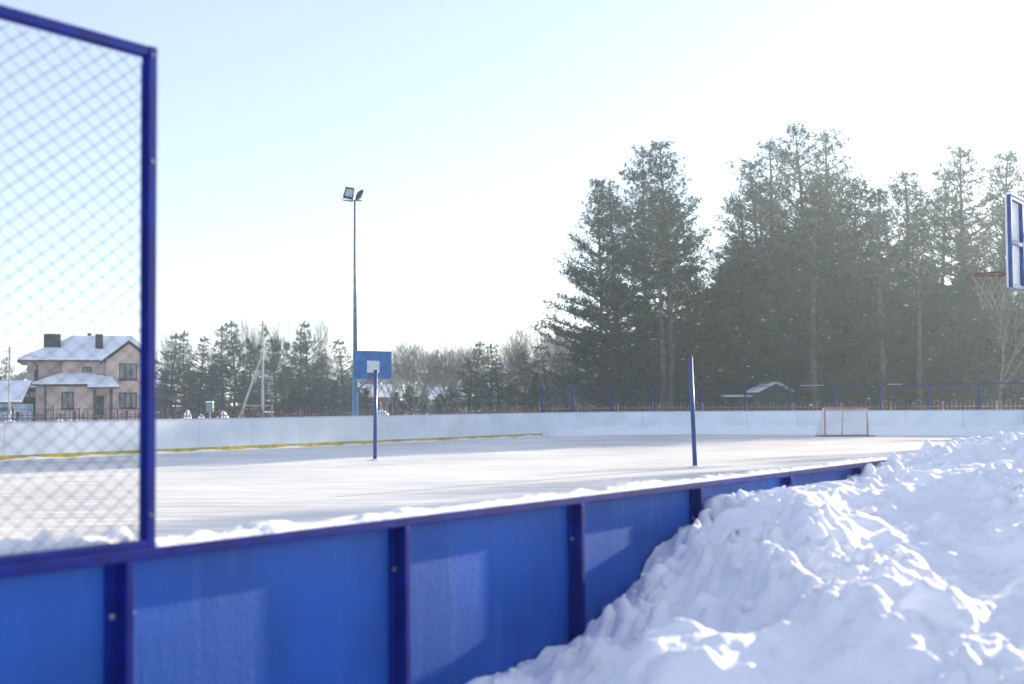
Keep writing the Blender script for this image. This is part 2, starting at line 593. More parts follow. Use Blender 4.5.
cl2 = dome(d2, .62) * np.clip(h2 - 0.4, 0, 1) * 1.7
cl3 = dome(d3, .55) * np.clip(h3 - 0.5, 0, 1) * 2
rough_zone = np.clip(0.5 + 0.9 * fbm(AA * 0.8 + 50, MM * 0.8, 2), 0.12, 1)
crisp = np.clip(0.45 + 1.1 * fbm(AA * 0.7 + 71, MM * 0.9 + 3, 2), 0.05, 1.2)
H += amp * np.exp(-(MM / 0.45) ** 2) * (0.07 * perlin(AA * 2.9 + 4, MM * 2 + 8) + 0.05 * perlin(AA * 6.3, MM * 5) + 0.07 * dome(d2, .6) * np.clip(h2 - .3, 0, 1))
CONTACT = np.array([(3, .28), (4, .41), (4.65, .44), (4.95, .48), (5.25, .46), (5.5, .56), (5.78, .65), (5.95, .81), (6.25, .87), (6.42, .89), (6.52, 1.0),
                    (7.0, 1.01), (7.3, .96), (7.6, .90), (8.2, .92), (8.6, .99), (9.0, 1.05), (11, 1.12), (14, 1.12), (30, 1.0)])
hc = np.interp(AA + 0.05 * perlin(AA * 5, MM * 5), CONTACT[:, 0], CONTACT[:, 1])
H += np.where(AA > 2.6, np.clip((AA - 2.6) / .5, 0, 1), 0) * (hc - H[:, :1]) * np.exp(-(MM / 0.34) ** 2)
crumb = np.clip(near_crest * 0.9 + np.exp(-(MM / 0.30) ** 2) * 0.7 + 0.36, 0, 1) * (0.35 + 0.65 * rough_zone)
H += amp * (0.055 * n_big + 0.030 * crisp * (n_rid - 1.1) + 0.06 * cl1 + 0.11 * cl2 * crumb + 0.060 * cl3 * crumb
            + 0.011 * fbm(AA * 16, MM * 16, 4) * (0.25 + crumb) + 0.022 * fbm(AA * 5.5 + 2, MM * 6.5, 4))
# slump terraces: flat tops with steeper fronts
ter = 0.11
ht = H + 0.05 * fbm(AA * 1.6 + 9, MM * 1.6, 2)
fr = ht / ter - np.floor(ht / ter)
st = (np.floor(ht / ter) + fr ** 2 * (3 - 2 * fr)) * ter
H += 0.3 * amp * (st - ht) * np.clip(0.5 + fbm(AA * 0.9 + 20, MM * 0.9 + 4, 2), 0, 1)
fade = np.clip((12 - MM) / 6, 0, 1) * np.clip((70 - AA) / 30, 0, 1) * np.clip((AA - 1.0) / 1.0, 0, 1)
H = np.maximum(H, -0.2) * fade - 0.12 * (1 - fade) - 0.02
lim = np.clip(0.975 + (AA - 7.9) * 0.11, 0.975, 1.12) + 0.035 * perlin(AA * 6, MM * 6) + MM * 0.13 + np.clip(AA - 8.2, 0, 3) * MM * .5
lim = np.where(MM < 1.3, lim, 9)
H = np.minimum(H, lim)
P3 = np.stack([DV.x * AA + NV.x * (N0 - 0.014 - MM), DV.y * AA + NV.y * (N0 - 0.014 - MM), H], -1).reshape(-1, 3)
na, nm = AA.shape
idx = np.arange(na * nm).reshape(na, nm)
quads = np.stack([idx[:-1, :-1], idx[:-1, 1:], idx[1:, 1:], idx[1:, :-1]], -1).reshape(-1, 4)
bank = np_mesh('snow_bank', P3, quads, M['snow_bank'], smooth=True)
tag(bank, kind='structure')
# loose clods that have rolled down the bank
crng = np.random.default_rng(3)
cv, cf = [], []
t_ = (1 + 5 ** .5) / 2
ico = np.array([(-1, t_, 0), (1, t_, 0), (-1, -t_, 0), (1, -t_, 0), (0, -1, t_), (0, 1, t_), (0, -1, -t_), (0, 1, -t_), (t_, 0, -1), (t_, 0, 1), (-t_, 0, -1), (-t_, 0, 1)]) / 1.9
icf = [(0, 11, 5), (0, 5, 1), (0, 1, 7), (0, 7, 10), (0, 10, 11), (1, 5, 9), (5, 11, 4), (11, 10, 2), (10, 7, 6), (7, 1, 8), (3, 9, 4), (3, 4, 2), (3, 2, 6), (3, 6, 8), (3, 8, 9), (4, 9, 5), (2, 4, 11), (6, 2, 10), (8, 6, 7), (9, 8, 1)]
n_ok = 0
while n_ok < 420:
    i = int(crng.integers(30, len(a_f) - 90))
    j = int(min(crng.exponential(0.9), 3.4) / 0.0155)
    if j >= len(m_f) or a_f[i] < 2.8 or rough_zone[i, j] < crng.uniform(0.1, 1.0): continue
    r = float(np.clip(crng.lognormal(-4.45, 0.55), .005, .036))
    p = W(a_f[i], N0 - 0.014 - m_f[j], H[i, j] + r * .35)
    if m_f[j] < r * 1.6: continue
    k = len(cv)
    for q in ico * crng.uniform(.65, 1.25, (12, 1)) * crng.uniform(.75, 1.25, (1, 3)): cv.append((p.x + q[0] * r, p.y + q[1] * r, p.z + q[2] * r * .85))
    cf += [tuple(x + k for x in f) for f in icf]
    n_ok += 1
clods = np_mesh('snow_clods', cv, cf, M['snow_bank'], smooth=True)
tag(clods, 'small loose lumps of snow scattered over the ploughed bank', 'snow', kind='stuff')

# ------------------------------------------------------------------ near boards
nb = empty('rink_board', W(2.87, N0, 0))
tag(nb, 'near blue rink fence with indigo rail and posts, snow bank heaped against it', 'rink fence')
INV = Matrix.Translation(-W(2.87, N0, 0))


def near_part(mb, name, m, parent=None, bevel=0.0, smooth=False):
    o = mb.build(name, m, parent or nb, bevel=bevel, smooth=smooth)
    base = W(2.87, N0, 0)
    if (parent or nb) is nb or True:
        o.data.transform(Matrix.Translation(-base))
    return o


POSTS = [2.87 + s for s in (-3.83, -2.6, -1.4, -0.195, 1.07, 2.31, 3.51, 4.72, 5.94, 7.16, 8.38, 9.6, 10.8, 12.0)]
for i in range(len(POSTS) - 1):
    a0, a1 = POSTS[i], POSTS[i + 1]
    mb = MB()
    mb.box(W((a0 + a1) / 2, N0, 0.53), DV * ((a1 - a0) / 2 - 0.003), NV * 0.006, Vector((0, 0, 0.515)))
    near_part(mb, 'board_panel', M['panel'])
for i, a in enumerate(POSTS):
    mb = MB()
    # angle-section upright: web standing out from the sheet and a flange lying on it
    mb.box(W(a + 0.012, N0 - 0.033, 0.53), DV * 0.0145, NV * 0.023, Vector((0, 0, 0.515)))
    mb.box(W(a - 0.022, N0 - 0.0125, 0.53), DV * 0.0145, NV * 0.005, Vector((0, 0, 0.515)))
    po = near_part(mb, 'post', M['indigo'], bevel=0.003)
    for z in (0.36, 0.90):
        for da in ((-0.022, 0.06) if i == 3 else (-0.022,)):
            c = W(a + da, N0 - (0.0178 if da < 0 else 0.0063), z)
            near_part(MB().tube([c, c - NV * 0.007], 0.0085, 8), 'bolt', M['bolt'], po)
mb = MB()
mb.box(W((POSTS[0] + 60) / 2, N0 - 0.005, 1.0625), DV * ((60 - POSTS[0]) / 2), NV * 0.050, Vector((0, 0, 0.016)))
near_part(mb, 'rail', M['indigo'], bevel=0.003)
# the stretch of board hidden behind the bank, as far as the end corner
mb = MB()
mb.box(W((POSTS[-1] + A1 - RAD) / 2, N0, 0.52), DV * ((A1 - RAD - POSTS[-1]) / 2 - .005), NV * 0.006, Vector((0, 0, 0.50)))
near_part(mb, 'board_panel', M['panel'])

# snow lying on the rail (higher where the screen's bottom rail lies under it)
A_F0 = 2.87 - 0.073
u = np.arange(-1.2, 16, 0.02)
v = np.linspace(-1, 1, 15)
UU, VV = np.meshgrid(u, v, indexing='ij')
nz = 0.5 + 0.75 * fbm(UU * 1.3, UU * 0 + 3, 2)[:, :1] + 0.35 * fbm(UU * 6, UU * 0 + 13, 2)[:, :1]
dd, hh = worley(UU * 10 + 0.6 * perlin(UU * 11, VV + 2), VV * 0.9 + 40, 3)
prof = np.sqrt(np.clip(1 - VV ** 2, 0, 1))
thick = np.clip(0.017 + 0.022 * nz, 0.008, 0.06) * (0.5 + 1.0 * np.clip(1 - (dd / .72) ** 2, 0, 1) * (0.15 + hh) + 0.25 * perlin(UU * 19, VV * 3 + 7))
thick = thick * np.where(UU < 2.76, 1.75, 0.66 - 0.12 * np.clip((UU - 4) / 3, 0, 1))
Z = 1.078 + prof * thick
Nn = N0 - 0.003 + 0.017 * (UU < 2.78) + VV * (0.047 - 0.015 * (UU < 2.78) + 0.004 * perlin(UU * 9, VV + 5)) 
P3 = np.stack([DV.x * UU + NV.x * Nn, DV.y * UU + NV.y * Nn, Z], -1).reshape(-1, 3)
ka, kb = UU.shape
idx = np.arange(ka * kb).reshape(ka, kb)
quads = np.stack([idx[:-1, :-1], idx[1:, :-1], idx[1:, 1:], idx[:-1, 1:]], -1).reshape(-1, 4)
rs = np_mesh('rail_snow', P3, quads, M['snow_bank'], smooth=True)
tag(rs, 'lumpy strip of snow lying along the near blue rail', 'snow', kind='stuff')

# tall mesh frame standing on the boards at the left
A_F = 2.87 - 0.103
NF = N0 - 0.036
TOPZ = 2.487
fr_ = empty('mesh_screen', W(A_F, N0, 1.066))
tag(fr_, 'tall indigo frame with chain link mesh standing on the near blue fence', 'mesh fence')


def fpart(mb, name, m, bevel=0.0, parent=None, smooth=False):
    o = mb.build(name, m, parent or fr_, bevel=bevel, smooth=smooth)
    o.data.transform(Matrix.Translation(-W(A_F, N0, 1.066)))
    return o


for a in (A_F, A_F - 2.5):
    mb = MB()
    mb.box(W(a, NF, (1.079 + TOPZ) / 2), DV * 0.0155, NV * 0.0155, Vector((0, 0, (TOPZ - 1.079) / 2)))
    mb.box(W(a - 0.0175, NF + 0.008, (1.067 + TOPZ) / 2 - .02), DV * 0.002, NV * 0.007, Vector((0, 0, (TOPZ - 1.067) / 2 - .03)))
    po = fpart(mb, 'post', M['indigo'], 0.004)
    if a == A_F:
        for z in (1.17, 2.16, TOPZ - 0.025):
            c = W(a - 0.004, NF - 0.0158, z)
            fpart(MB().tube([c, c - NV * 0.004], 0.006, 8), 'bolt', M['steel'], parent=po)
mb = MB()
mb.box(W(A_F - 1.25, NF, TOPZ - 0.0165), DV * (1.25 - 0.016), NV * 0.015, Vector((0, 0, 0.0155)))
fpart(mb, 'top_rail', M['indigo'], 0.004)
mb = MB()
mb.box(W(A_F - 1.25, NF, 1.0895), DV * (1.25 - 0.016), NV * 0.0155, Vector((0, 0, 0.0105)))
fpart(mb, 'bottom_rail', M['indigo'], 0.003)
mb = MB()
z0, z1, s0, s1 = 1.102, TOPZ - 0.038, -2.48, -0.024
P = 0.067                                   # width of a mesh diamond; its wires rise 0.70 per unit of length
hgt = z1 - z0
run = hgt / 0.70
x = s0 - run
while x < s1:
    for sg in (1, -1):
        (xa, za), (xb, zb) = ((x, z0), (x + run, z1)) if sg > 0 else ((x + run, z0), (x, z1))
        t0, t1 = 0.0, 1.0
        dx = xb - xa
        for lim_, sgn in ((s0, 1), (s1, -1)):
            num = (lim_ - xa) / dx
            if sgn * dx > 0: t0 = max(t0, num)
            else: t1 = min(t1, num)
        if t1 > t0 + 0.01:
            pts = []
            for t in np.linspace(t0, t1, 7):
                px_, pz_ = xa + dx * t, za + (zb - za) * t
                wob = 0.0022 * math.sin(px_ * 9 + pz_ * 4) + 0.0016 * math.sin(px_ * 23 - pz_ * 17)
                bulge = 0.010 * math.sin(math.pi * (pz_ - z0) / hgt) * math.sin(math.pi * (px_ - s0) / (s1 - s0))
                pts.append(W(A_F + px_, NF + 0.008 + 0.0015 * sg + bulge, pz_ + wob))
            mb.tube(pts, 0.0012 if sg > 0 else 0.0009, 4, cap=False)
    x += P
fpart(mb, 'chain_link', M['wire'])

# ------------------------------------------------------------------ far boards: white, long side, corner, end
path = ring_path(0.0)


def resample(pts, step):
    out = [Vector(pts[0])]
    P_ = [Vector(p) for p in pts]
    acc = 0.0
    for p, q in zip(P_[:-1], P_[1:]):
        L = (q - p).length
        pos = step - acc
        while pos <= L:
            out.append(p.lerp(q, pos / L))
            pos += step
        acc = L - (pos - step)
    return out


fb = empty('rink_board', W(A1 - RAD, N1, 0))
tag(fb, 'long white rink fence curving round the far corner behind the goal, yellow kickplate', 'rink fence')


def strip(pts, z0, z1, off0, off1, name, m, parent):
    """solid strip following the outline; off is measured outward"""
    mb = MB()
    n = len(pts)
    nor = []
    for i in range(n):
        d = (pts[min(i + 1, n - 1)] - pts[max(i - 1, 0)]).normalized()
        nor.append(Vector((-d.y, d.x)))
    vs, fs = [], []
    for p, q in zip(pts, nor):
        for o_, z in ((off0, z0), (off0, z1), (off1, z1), (off1, z0)):
            r = p + q * o_
            vs.append(W(r.x, r.y, z))
    for i in range(n - 1):
        for j in range(4):
            a, b = 4 * i + j, 4 * i + (j + 1) % 4
            fs.append((a, a + 4, b + 4, b))
    fs += [(0, 1, 2, 3), (4 * n - 1, 4 * n - 2, 4 * n - 3, 4 * n - 4)]
    mb.add(vs, fs)
    o = mb.build(name, m, parent)
    o.data.transform(Matrix.Translation(-parent.location))
    return o


fine = resample(path, 0.5)
step = 5
for i in range(0, len(fine) - 1, step):
    seg = fine[i:i + step + 1]
    if len(seg) < 2: break
    seg = [p.copy() for p in seg]
    e = (seg[-1] - seg[-2]).normalized() * 0.012
    seg[-1] -= e
    strip(seg, 0.0, BOARD - 0.03, 0.0, 0.012, 'board_panel', M['white_board'], fb)
strip(fine, BOARD - 0.029, BOARD + 0.012, -0.006, 0.06, 'top_rail', M['board_back'], fb)
kp = [p for p in fine if p.x < A1 - RAD + 0.3 and p.y > N1 - 1]
strip(kp, 0.0, 0.135, -0.012, -0.002, 'kickplate', M['yellow'], fb)
for i in range(0, len(fine), step):
    p = fine[i]
    d = (fine[min(i + 1, len(fine) - 1)] - fine[max(i - 1, 0)]).normalized()
    q = p + Vector((-d.y, d.x)) * 0.045
    mb = MB()
    mb.box(W(q.x, q.y, 0.5), DV * 0.03, NV * 0.03, Vector((0, 0, 0.5)))
    o = mb.build('post', M['net_post'], fb)
    o.data.transform(Matrix.Translation(-fb.location))

# netting frame above the curved corner and the end
nf = empty('netting_fence', W(A1, 18, BOARD))
tag(nf, 'thin indigo frame for netting above the white end boards', 'netting fence')
ns = [p for p in resample(path, 2.15) if (p.x > A1 - RAD - 0.6)]
nofs = []
for i, p in enumerate(ns):
    d = (ns[min(i + 1, len(ns) - 1)] - ns[max(i - 1, 0)]).normalized()
    nofs.append(p + Vector((-d.y, d.x)) * 0.11)
NETZ = 2.20
for p in nofs:
    mb = MB()
    mb.tube([W(p.x, p.y, 0.0), W(p.x, p.y, NETZ)], 0.045, 8)
    o = mb.build('post', M['indigo'], nf)
    o.data.transform(Matrix.Translation(-nf.location))
mb = MB()
for p, q in zip(nofs[:-1], nofs[1:]):
    mb.tube([W(p.x, p.y, NETZ), W(q.x, q.y, NETZ)], 0.022, 6)
o = mb.build('top_rail', M['indigo'], nf)
o.data.transform(Matrix.Translation(-nf.location))
mb = MB()
for p, q in zip(nofs[:-1], nofs[1:]):
    if RNG.random() < 0.3:
        a, b = sorted((RNG.random() * .5, .4 + RNG.random() * .6))
        s, t = p.lerp(q, a), p.lerp(q, b)
        mb.tube([W(s.x, s.y, NETZ + .026), W(t.x, t.y, NETZ + .022)], 0.012, 5)
o = mb.build('rail_snow', M['frost'], nf)
o.data.transform(Matrix.Translation(-nf.location))

kd = resample([tuple(p) for p in kp], 0.1)
V_, Q_ = [], []
for i, p in enumerate(kd):
    h_ = 0.035 + 0.05 * float(fbm(np.array([i * .09]), np.array([3.3]), 4)[0])
    for q_, z in ((0.013, max(h_, .008)), (0.05, max(h_ * .85, .006)), (.16, max(h_ * .3, .004)), (.32, 0.001)):
        V_.append(tuple(W(p.x, p.y - q_, z)))
for i in range(len(kd) - 1):
    for j in range(3):
        a = i * 4 + j
        Q_.append((a, a + 1, a + 5, a + 4))
tag(np_mesh('snow_drift', V_, Q_, M['snow_bank'], smooth=True), kind='structure')

# thin netting stretched in the frame
mb = MB()
nets = resample([tuple(p) for p in nofs], 0.13)
for p in nets: mb.tube([W(p.x, p.y, BOARD + .03), W(p.x, p.y, NETZ)], 0.0028, 3, cap=False)
for z in np.arange(BOARD + .08, NETZ - .03, 0.13): mb.tube([W(p.x, p.y, z) for p in nofs], 0.0028, 3, cap=False)
o = mb.build('netting', M['wire'], nf)
o.data.transform(Matrix.Translation(-nf.location))

# drift along the foot of the corner and end boards, crumbs on their top rail
dp = [p for p in fine if p.x > A1 - RAD + 0.1]
dp = resample([tuple(p) for p in dp], 0.12)
nrm = []
for i in range(len(dp)):
    d = (dp[min(i + 1, len(dp) - 1)] - dp[max(i - 1, 0)]).normalized()
    nrm.append(Vector((-d.y, d.x)))
K = 22
V_, Q_ = [], []
for i, (p, q) in enumerate(zip(dp, nrm)):
    s = i * 0.12
    wd = 1.0 + 0.35 * float(perlin(np.array([s * 0.5]), np.array([2.0]))[0])
    ends = min(1, i / 14, (len(dp) - 1 - i) / 10)
    hgt_ = (0.37 + 0.20 * float(fbm(np.array([s * 0.7]), np.array([5.0]), 3)[0])) * ends
    for j in range(K):
        t = j / (K - 1)
        r = p - q * (wd * t)
        z = hgt_ * (1 - t) ** 1.5
        z += ends * 0.11 * float(fbm(np.array([s * 2.1]), np.array([t * 3 + 9]), 3)[0]) * (1 - t) ** 0.7
        V_.append(W(r.x, r.y, max(z, 0.004) if j < K - 1 else 0.0))
for i in range(len(dp) - 1):
    for j in range(K - 1):
        a = i * K + j
        Q_.append((a, a + 1, a + K + 1, a + K))
dr = np_mesh('snow_drift', [tuple(v) for v in V_], Q_, M['snow_bank'], smooth=True)
tag(dr, kind='structure')


# ------------------------------------------------------------------ picket fence beyond the boards
def picket_fence(p0, p1, label, zbase=0.1, top=1.25, pitch=0.21, post_every=2.52):
    root = empty('picket_fence', (p0 + p1) / 2)
    tag(root, label, 'picket fence')
    d = (p1 - p0)
    L = d.length
    d.normalize()
    side = Vector((-d.y, d.x, 0))
    n = int(L / post_every)
    pk, rl = MB(), MB()
    for i in range(n + 1):
        c = p0 + d * (i * post_every)
        mb = MB()
        mb.box(Vector((c.x, c.y, top / 2 - 0.05)), d * 0.045, side * 0.045, Vector((0, 0, top / 2 + 0.13)))
        o = mb.build('post', M['rust'], root)
        o.data.transform(Matrix.Translation(-root.location))
        if i == n: break
        m_ = int(post_every / pitch)
        for k_ in range(1, m_):
            b = c + d * (k_ * pitch)
            zt = top + (0.0 if k_ % 4 not in (2, 3) else 0.03)
            pk.box(Vector((b.x, b.y, zbase + (zt - zbase) / 2)), d * 0.013, side * 0.013, Vector((0, 0, (zt - zbase) / 2)))
            if k_ % 4 == 2 and k_ + 1 < m_:
                q = [Vector((b.x, b.y, zt)) + d * (pitch / 2) * (1 - math.cos(a)) + Vector((0, 0, 0.11 * math.sin(a))) for a in np.linspace(0, math.pi, 7)]
                pk.tube(q, 0.013, 4)
        for z in (0.35, top - 0.17):
            rl.box(Vector(((c + d * post_every / 2).x, (c + d * post_every / 2).y, z)), d * post_every / 2, side * 0.018, Vector((0, 0, 0.02)))
    for mb, nm_ in ((pk, 'pickets'), (rl, 'rails')):
        o = mb.build(nm_, M['rust'], root)
        o.data.transform(Matrix.Translation(-root.location))
    return root


c0 = W(A1 + 6.5, N1 + 8.5)
picket_fence(W(20, N1 + 8.5), c0, 'reddish arched picket fence seen above the long white side boards')
picket_fence(c0 + Vector((0.15, -0.1, 0)), W(A1 + 6.5, -6), 'reddish arched picket fence running behind the goal end, in front of the pines', top=1.38)

# ------------------------------------------------------------------ net posts on the ice
def net_post(px, py, tx, ty, label):
    Y = None
    d = CAM_ROT @ Vector(((px - 512) / F, (342 - py) / F, -1))
    t = CAM_Z / -d.z
    b = Vector((d.x * t, d.y * t, 0))
    tp = at(tx, ty, b.y)
    o = empty('net_post', b)
    tag(o, label, 'net post', group='blue net posts on the ice')
    tp = tp - b
    mb = MB()
    mb.tube([Vector((0, 0, -.05)), tp], [0.052, 0.050], 12)
    mb.build('pole', M['net_post'], o, smooth=True)
    mb = MB()
    mb.tube([tp + Vector((0, 0, .001)), tp + Vector((0, 0, .025))], [0.058, 0.05], 12)
    mb.build('cap', M['indigo'], o)
    mb = MB()
    h = tp * 0.82
    mb.tube([h + Vector((0.05, 0, 0)), h + Vector((0.085, -.01, 0))], 0.014, 6)
    mb.build('hook', M['steel'], o)
    q = MB()
    rr = random.Random(int(px))
    pts = [Vector((math.cos(t) * (0.15 + rr.random() * .12), math.sin(t) * (0.15 + rr.random() * .1), 0.004)) for t in np.linspace(0, 2 * math.pi, 13)[:-1]]
    q.add(pts + [Vector((0, 0, 0.06))], [(i, (i + 1) % 12, 12) for i in range(12)])
    q.build('snow_collar', M['snow'], o, smooth=True)
    return o


net_post(375, 460.5, 375.6, 371, 'upright blue net post in front of the blue backboard')
net_post(695.2, 467.5, 690.3, 357, 'slightly leaning blue net post standing nearest the goal')

# ------------------------------------------------------------------ floodlight mast
Y_M = 53.5
mb_ = at(355.3, 417, Y_M)
base = Vector((mb_.x, mb_.y, 0))
ms = empty('floodlight_mast', base)
tag(ms, 'tall slender floodlight mast with two lamps behind the left boards', 'floodlight')
zc = at(355, 374, Y_M).z
zt = at(355, 201, Y_M).z
mb = MB().tube([(0, 0, 0), (0, 0, zc)], [0.125, 0.105], 10)
mb.build('lower_pole', M['mast_blue'], ms, smooth=True)
mb = MB().tube([(0, 0, zc + .002), (0, 0, zt)], [0.092, 0.04], 10)
mb.build('upper_pole', M['mast_grey'], ms, smooth=True)
mb = MB()
mb.bar((-0.42, 0, zt + 0.03), (0.28, 0.05, zt + 0.02), 0.05, 0.05)
mb.build('crossbar', M['mast_grey'], ms)


def floodlight(c, aim, roll, s):
    """housing with a bezel, tilted; c = centre"""
    q = Vector(aim).to_track_quat('Z', 'Y').to_matrix().to_4x4()
    T = Matrix.Translation(c) @ q @ Matrix.Rotation(R(roll), 4, 'Z')
    a = MB()
    a.abox(-.17 * s, .17 * s, -.22 * s, .22 * s, -.09 * s, -0.002)
    a.abox(-.12 * s, .12 * s, -.15 * s, .15 * s, -.14 * s, -.092 * s)
    a.abox(-.17 * s, .17 * s, .13 * s, .22 * s, .0, .03 * s)
    for x in (-.17, .14): a.abox(x * s, (x + .03) * s, -.20 * s, .128 * s, 0, .022 * s)
    a.abox(-.139 * s, .139 * s, -.22 * s, -.17 * s, 0, .022 * s)
    b = a.build('lamp_head', M['lamp_body'], ms)
    b.data.transform(T)
    gl = MB().abox(-.138 * s, .138 * s, -.168 * s, .128 * s, .001, .012)
    gl = gl.build('lamp_glass', M['lamp_glass'], b)
    gl.data.transform(T)
    y = MB()
    y.bar((-.19 * s, 0, -.03), (-.19 * s, .30 * s, -.03), .02, .03)
    y.bar((.19 * s, 0, -.03), (.19 * s, .30 * s, -.03), .02, .03)
    y.bar((-.2 * s, .31 * s, -.03), (.2 * s, .31 * s, -.03), .02, .03)
    y = y.build('yoke', M['mast_grey'], b)
    y.data.transform(T)


# lamps: one faces the camera side, the other turned away to the right
floodlight(Vector((-.22, 0, zt + 0.30)), (0.25, -0.86, -0.35), 172, 1.0)
floodlight(Vector((.20, 0.04, zt + 0.22)), (0.72, 0.42, -0.5), 160, 0.85)

# ------------------------------------------------------------------ basketball backboards
def backboard(center, normal, label, mast_off, mast_obj=None, rear_frame=False, w=1.8, h=1.05, arm_z=None):
    """center: middle of the front face; normal: horizontal facing direction"""
    nrm = Vector(normal).normalized()
    side = Vector((-nrm.y, nrm.x, 0))
    up = Vector((0, 0, 1))
    o = empty('basketball_backboard', center)
    tag(o, label, 'backboard')
    mb = MB()
    mb.box(-nrm * 0.012, side * w / 2, nrm * 0.011, up * h / 2)
    mb.build('board', M['backboard'] if not rear_frame else M['white_paint'], o, bevel=0.003)
    if not rear_frame:
        mb = MB()
        mb.box(nrm * 0.004 + up * (-0.07), side * 0.30, nrm * 0.003, up * 0.225)
        mb.build('target_square', M['white_paint'], o)
    fr = MB()
    back = -nrm * 0.047
    if rear_frame:
        t = 0.045
        for z in (-h / 2 + t / 2, h / 2 - t / 2): fr.box(back + up * z, side * w / 2, nrm * 0.022, up * t / 2)
        for x in (-w / 2 + t / 2, w / 2 - t / 2, -w * .17, w * .17): fr.box(back + side * x, side * t / 2, nrm * 0.0215, up * (h / 2 - t))
        fr.box(back + up * 0.0, side * (w / 2 - t), nrm * 0.018, up * t / 2)
        fr.build('rear_frame', M['net_post'], o)
        sn = MB().box(back + up * (h / 2 + 0.012), side * w / 2, nrm * 0.03, up * 0.012)
        sn.build('edge_snow', M['frost'], o)
    hp = MB()
    hz0 = -0.29 if rear_frame else -0.40
    rc = nrm * 0.375 + up * hz0
    ring_ = [rc + (nrm * math.cos(t) + side * math.sin(t)) * 0.225 for t in np.linspace(0, 2 * math.pi, 25)]
    hp.tube(ring_, 0.012, 6, cap=False)
    hp.bar(nrm * 0.0 + side * 0.08 + up * hz0, rc - nrm * 0.2 + side * 0.08, 0.02, 0.03)
    hp.bar(nrm * 0.0 - side * 0.08 + up * hz0, rc - nrm * 0.2 - side * 0.08, 0.02, 0.03)
    hp.box(nrm * 0.01 + up * (hz0 - .03), side * 0.12, nrm * 0.008, up * 0.075)
    hoop = hp.build('hoop', M['hoop'], o, smooth=False)
    if rear_frame:
        nt_ = MB()
        for k_ in range(12):
            for sg in (1, -1):
                pts = []
                for j in range(6):
                    t = 2 * math.pi * (k_ + sg * j * 0.5) / 12
                    r = 0.222 - 0.105 * (j / 5) ** 0.7
                    pts.append(rc + (nrm * math.cos(t) + side * math.sin(t)) * r - up * (0.02 + 0.40 * j / 5))
                nt_.tube(pts, 0.0045, 4, cap=False)
        nt_.build('net', M['cord'], hoop)
    ar = MB()
    mo = Vector(mast_off)
    ar.bar(back + up * 0.15, mo + up * 0.15, 0.07, 0.07)
    ar.bar(back + up * -0.45, mo + up * -0.95, 0.06, 0.06)
    ar.build('bracket', M['steel'], o)
    return o


n1_ = Vector((.70, -.714, 0))
bc = at(373.2, 364.8, Y_M - 0.55)
backboard(bc, n1_, 'blue basketball backboard with white square fixed to the floodlight mast', Vector((base.x - bc.x + .06, base.y - bc.y - .06, 0)))

# second one, seen from behind at the right edge
YB = 15.7
pe = at(1005.5, 241, YB)                                    # middle of its left vertical edge
nn_ = NV.copy()
bc2 = pe + DV * 0.9
bc2 = Vector((bc2.x, bc2.y, pe.z))
b2 = backboard(bc2, nn_, 'white backboard in a blue frame at the right edge, seen from behind with hoop', -NV * 1.15, rear_frame=True)
pm = empty('basketball_post', Vector((bc2.x - NV.x * 1.2, bc2.y - NV.y * 1.2, 0)))
tag(pm, 'blue post carrying the backboard at the right edge', 'post')
MB().tube([(0, 0, 0), (0, 0, bc2.z + .35)], [0.08, 0.07], 10).build('pole', M['backboard'], pm, smooth=True)
MB().abox(-.16, .16, -.16, .16, bc2.z + .351, bc2.z + .36).build('cap', M['steel'], pm)

# ------------------------------------------------------------------ goal
gc = at(846.5, 437.3, 59)
Yg = 59.0
gl0, gl1 = at(825, 437, Yg), at(867.5, 437, Yg)
go = empty('hockey_goal', Vector((gc.x, Yg, 0)))
tag(go, 'small hockey goal with red frame and white net before the end boards', 'goal')
hw = (gl1.x - gl0.x) / 2
gh = 1.20
mb = MB()
mb.tube([(-hw, 0, 0), (-hw, 0, gh)], .032, 8)
mb.build('goal_post', M['goal_red'], go, smooth=True)
mb = MB().tube([(hw, 0, 0), (hw, 0, gh)], .032, 8)
mb.build('goal_post', M['goal_red'], go, smooth=True)
MB().tube([(-hw - .03, 0, gh), (hw + .03, 0, gh)], .032, 8).build('crossbar', M['goal_red'], go)
bb = MB()
bb.tube([(-hw, 0, .03), (-hw - .22, .9, .03), (hw + .30, .9, .03), (hw, 0, .03)], .03, 6)
bb.tube([(-.02, .45, gh), (.02, .9, .03)], .025, 6)
bb.tube([(-hw, 0, gh), (-.02, .45, gh), (hw, 0, gh)], .022, 6)
bb.tube([(-hw - .22, .0, .025), (hw + .32, .0, .025)], .025, 6)
bb.build('base_frame', M['hoop'], go)
nt_ = MB()
tl, tr, bl, br = Vector((-hw, .35, gh)), Vector((hw, .35, gh)), Vector((-hw - .20, .9, .03)), Vector((hw + .28, .9, .03))
for i in range(34):
    t = i / 33
    nt_.bar(tl.lerp(tr, t), bl.lerp(br, t), .010, .010)
for j in range(22):
    t = j / 21
    nt_.bar(tl.lerp(bl, t), tr.lerp(br, t), .010, .010)
for (p, q, r, s) in ((Vector((hw, 0, gh)), tr, Vector((hw, 0, .03)), br), (Vector((-hw, 0, gh)), tl, Vector((-hw, 0, .03)), bl)):
    for i in range(14):
        t = i / 13
        nt_.bar(p.lerp(q, t), r.lerp(s, t), .010, .010)
    for j in range(22):
        t = j / 21
        nt_.bar(p.lerp(r, t), q.lerp(s, t), .010, .010)
nt_.build('net', M['goal_net'], go)


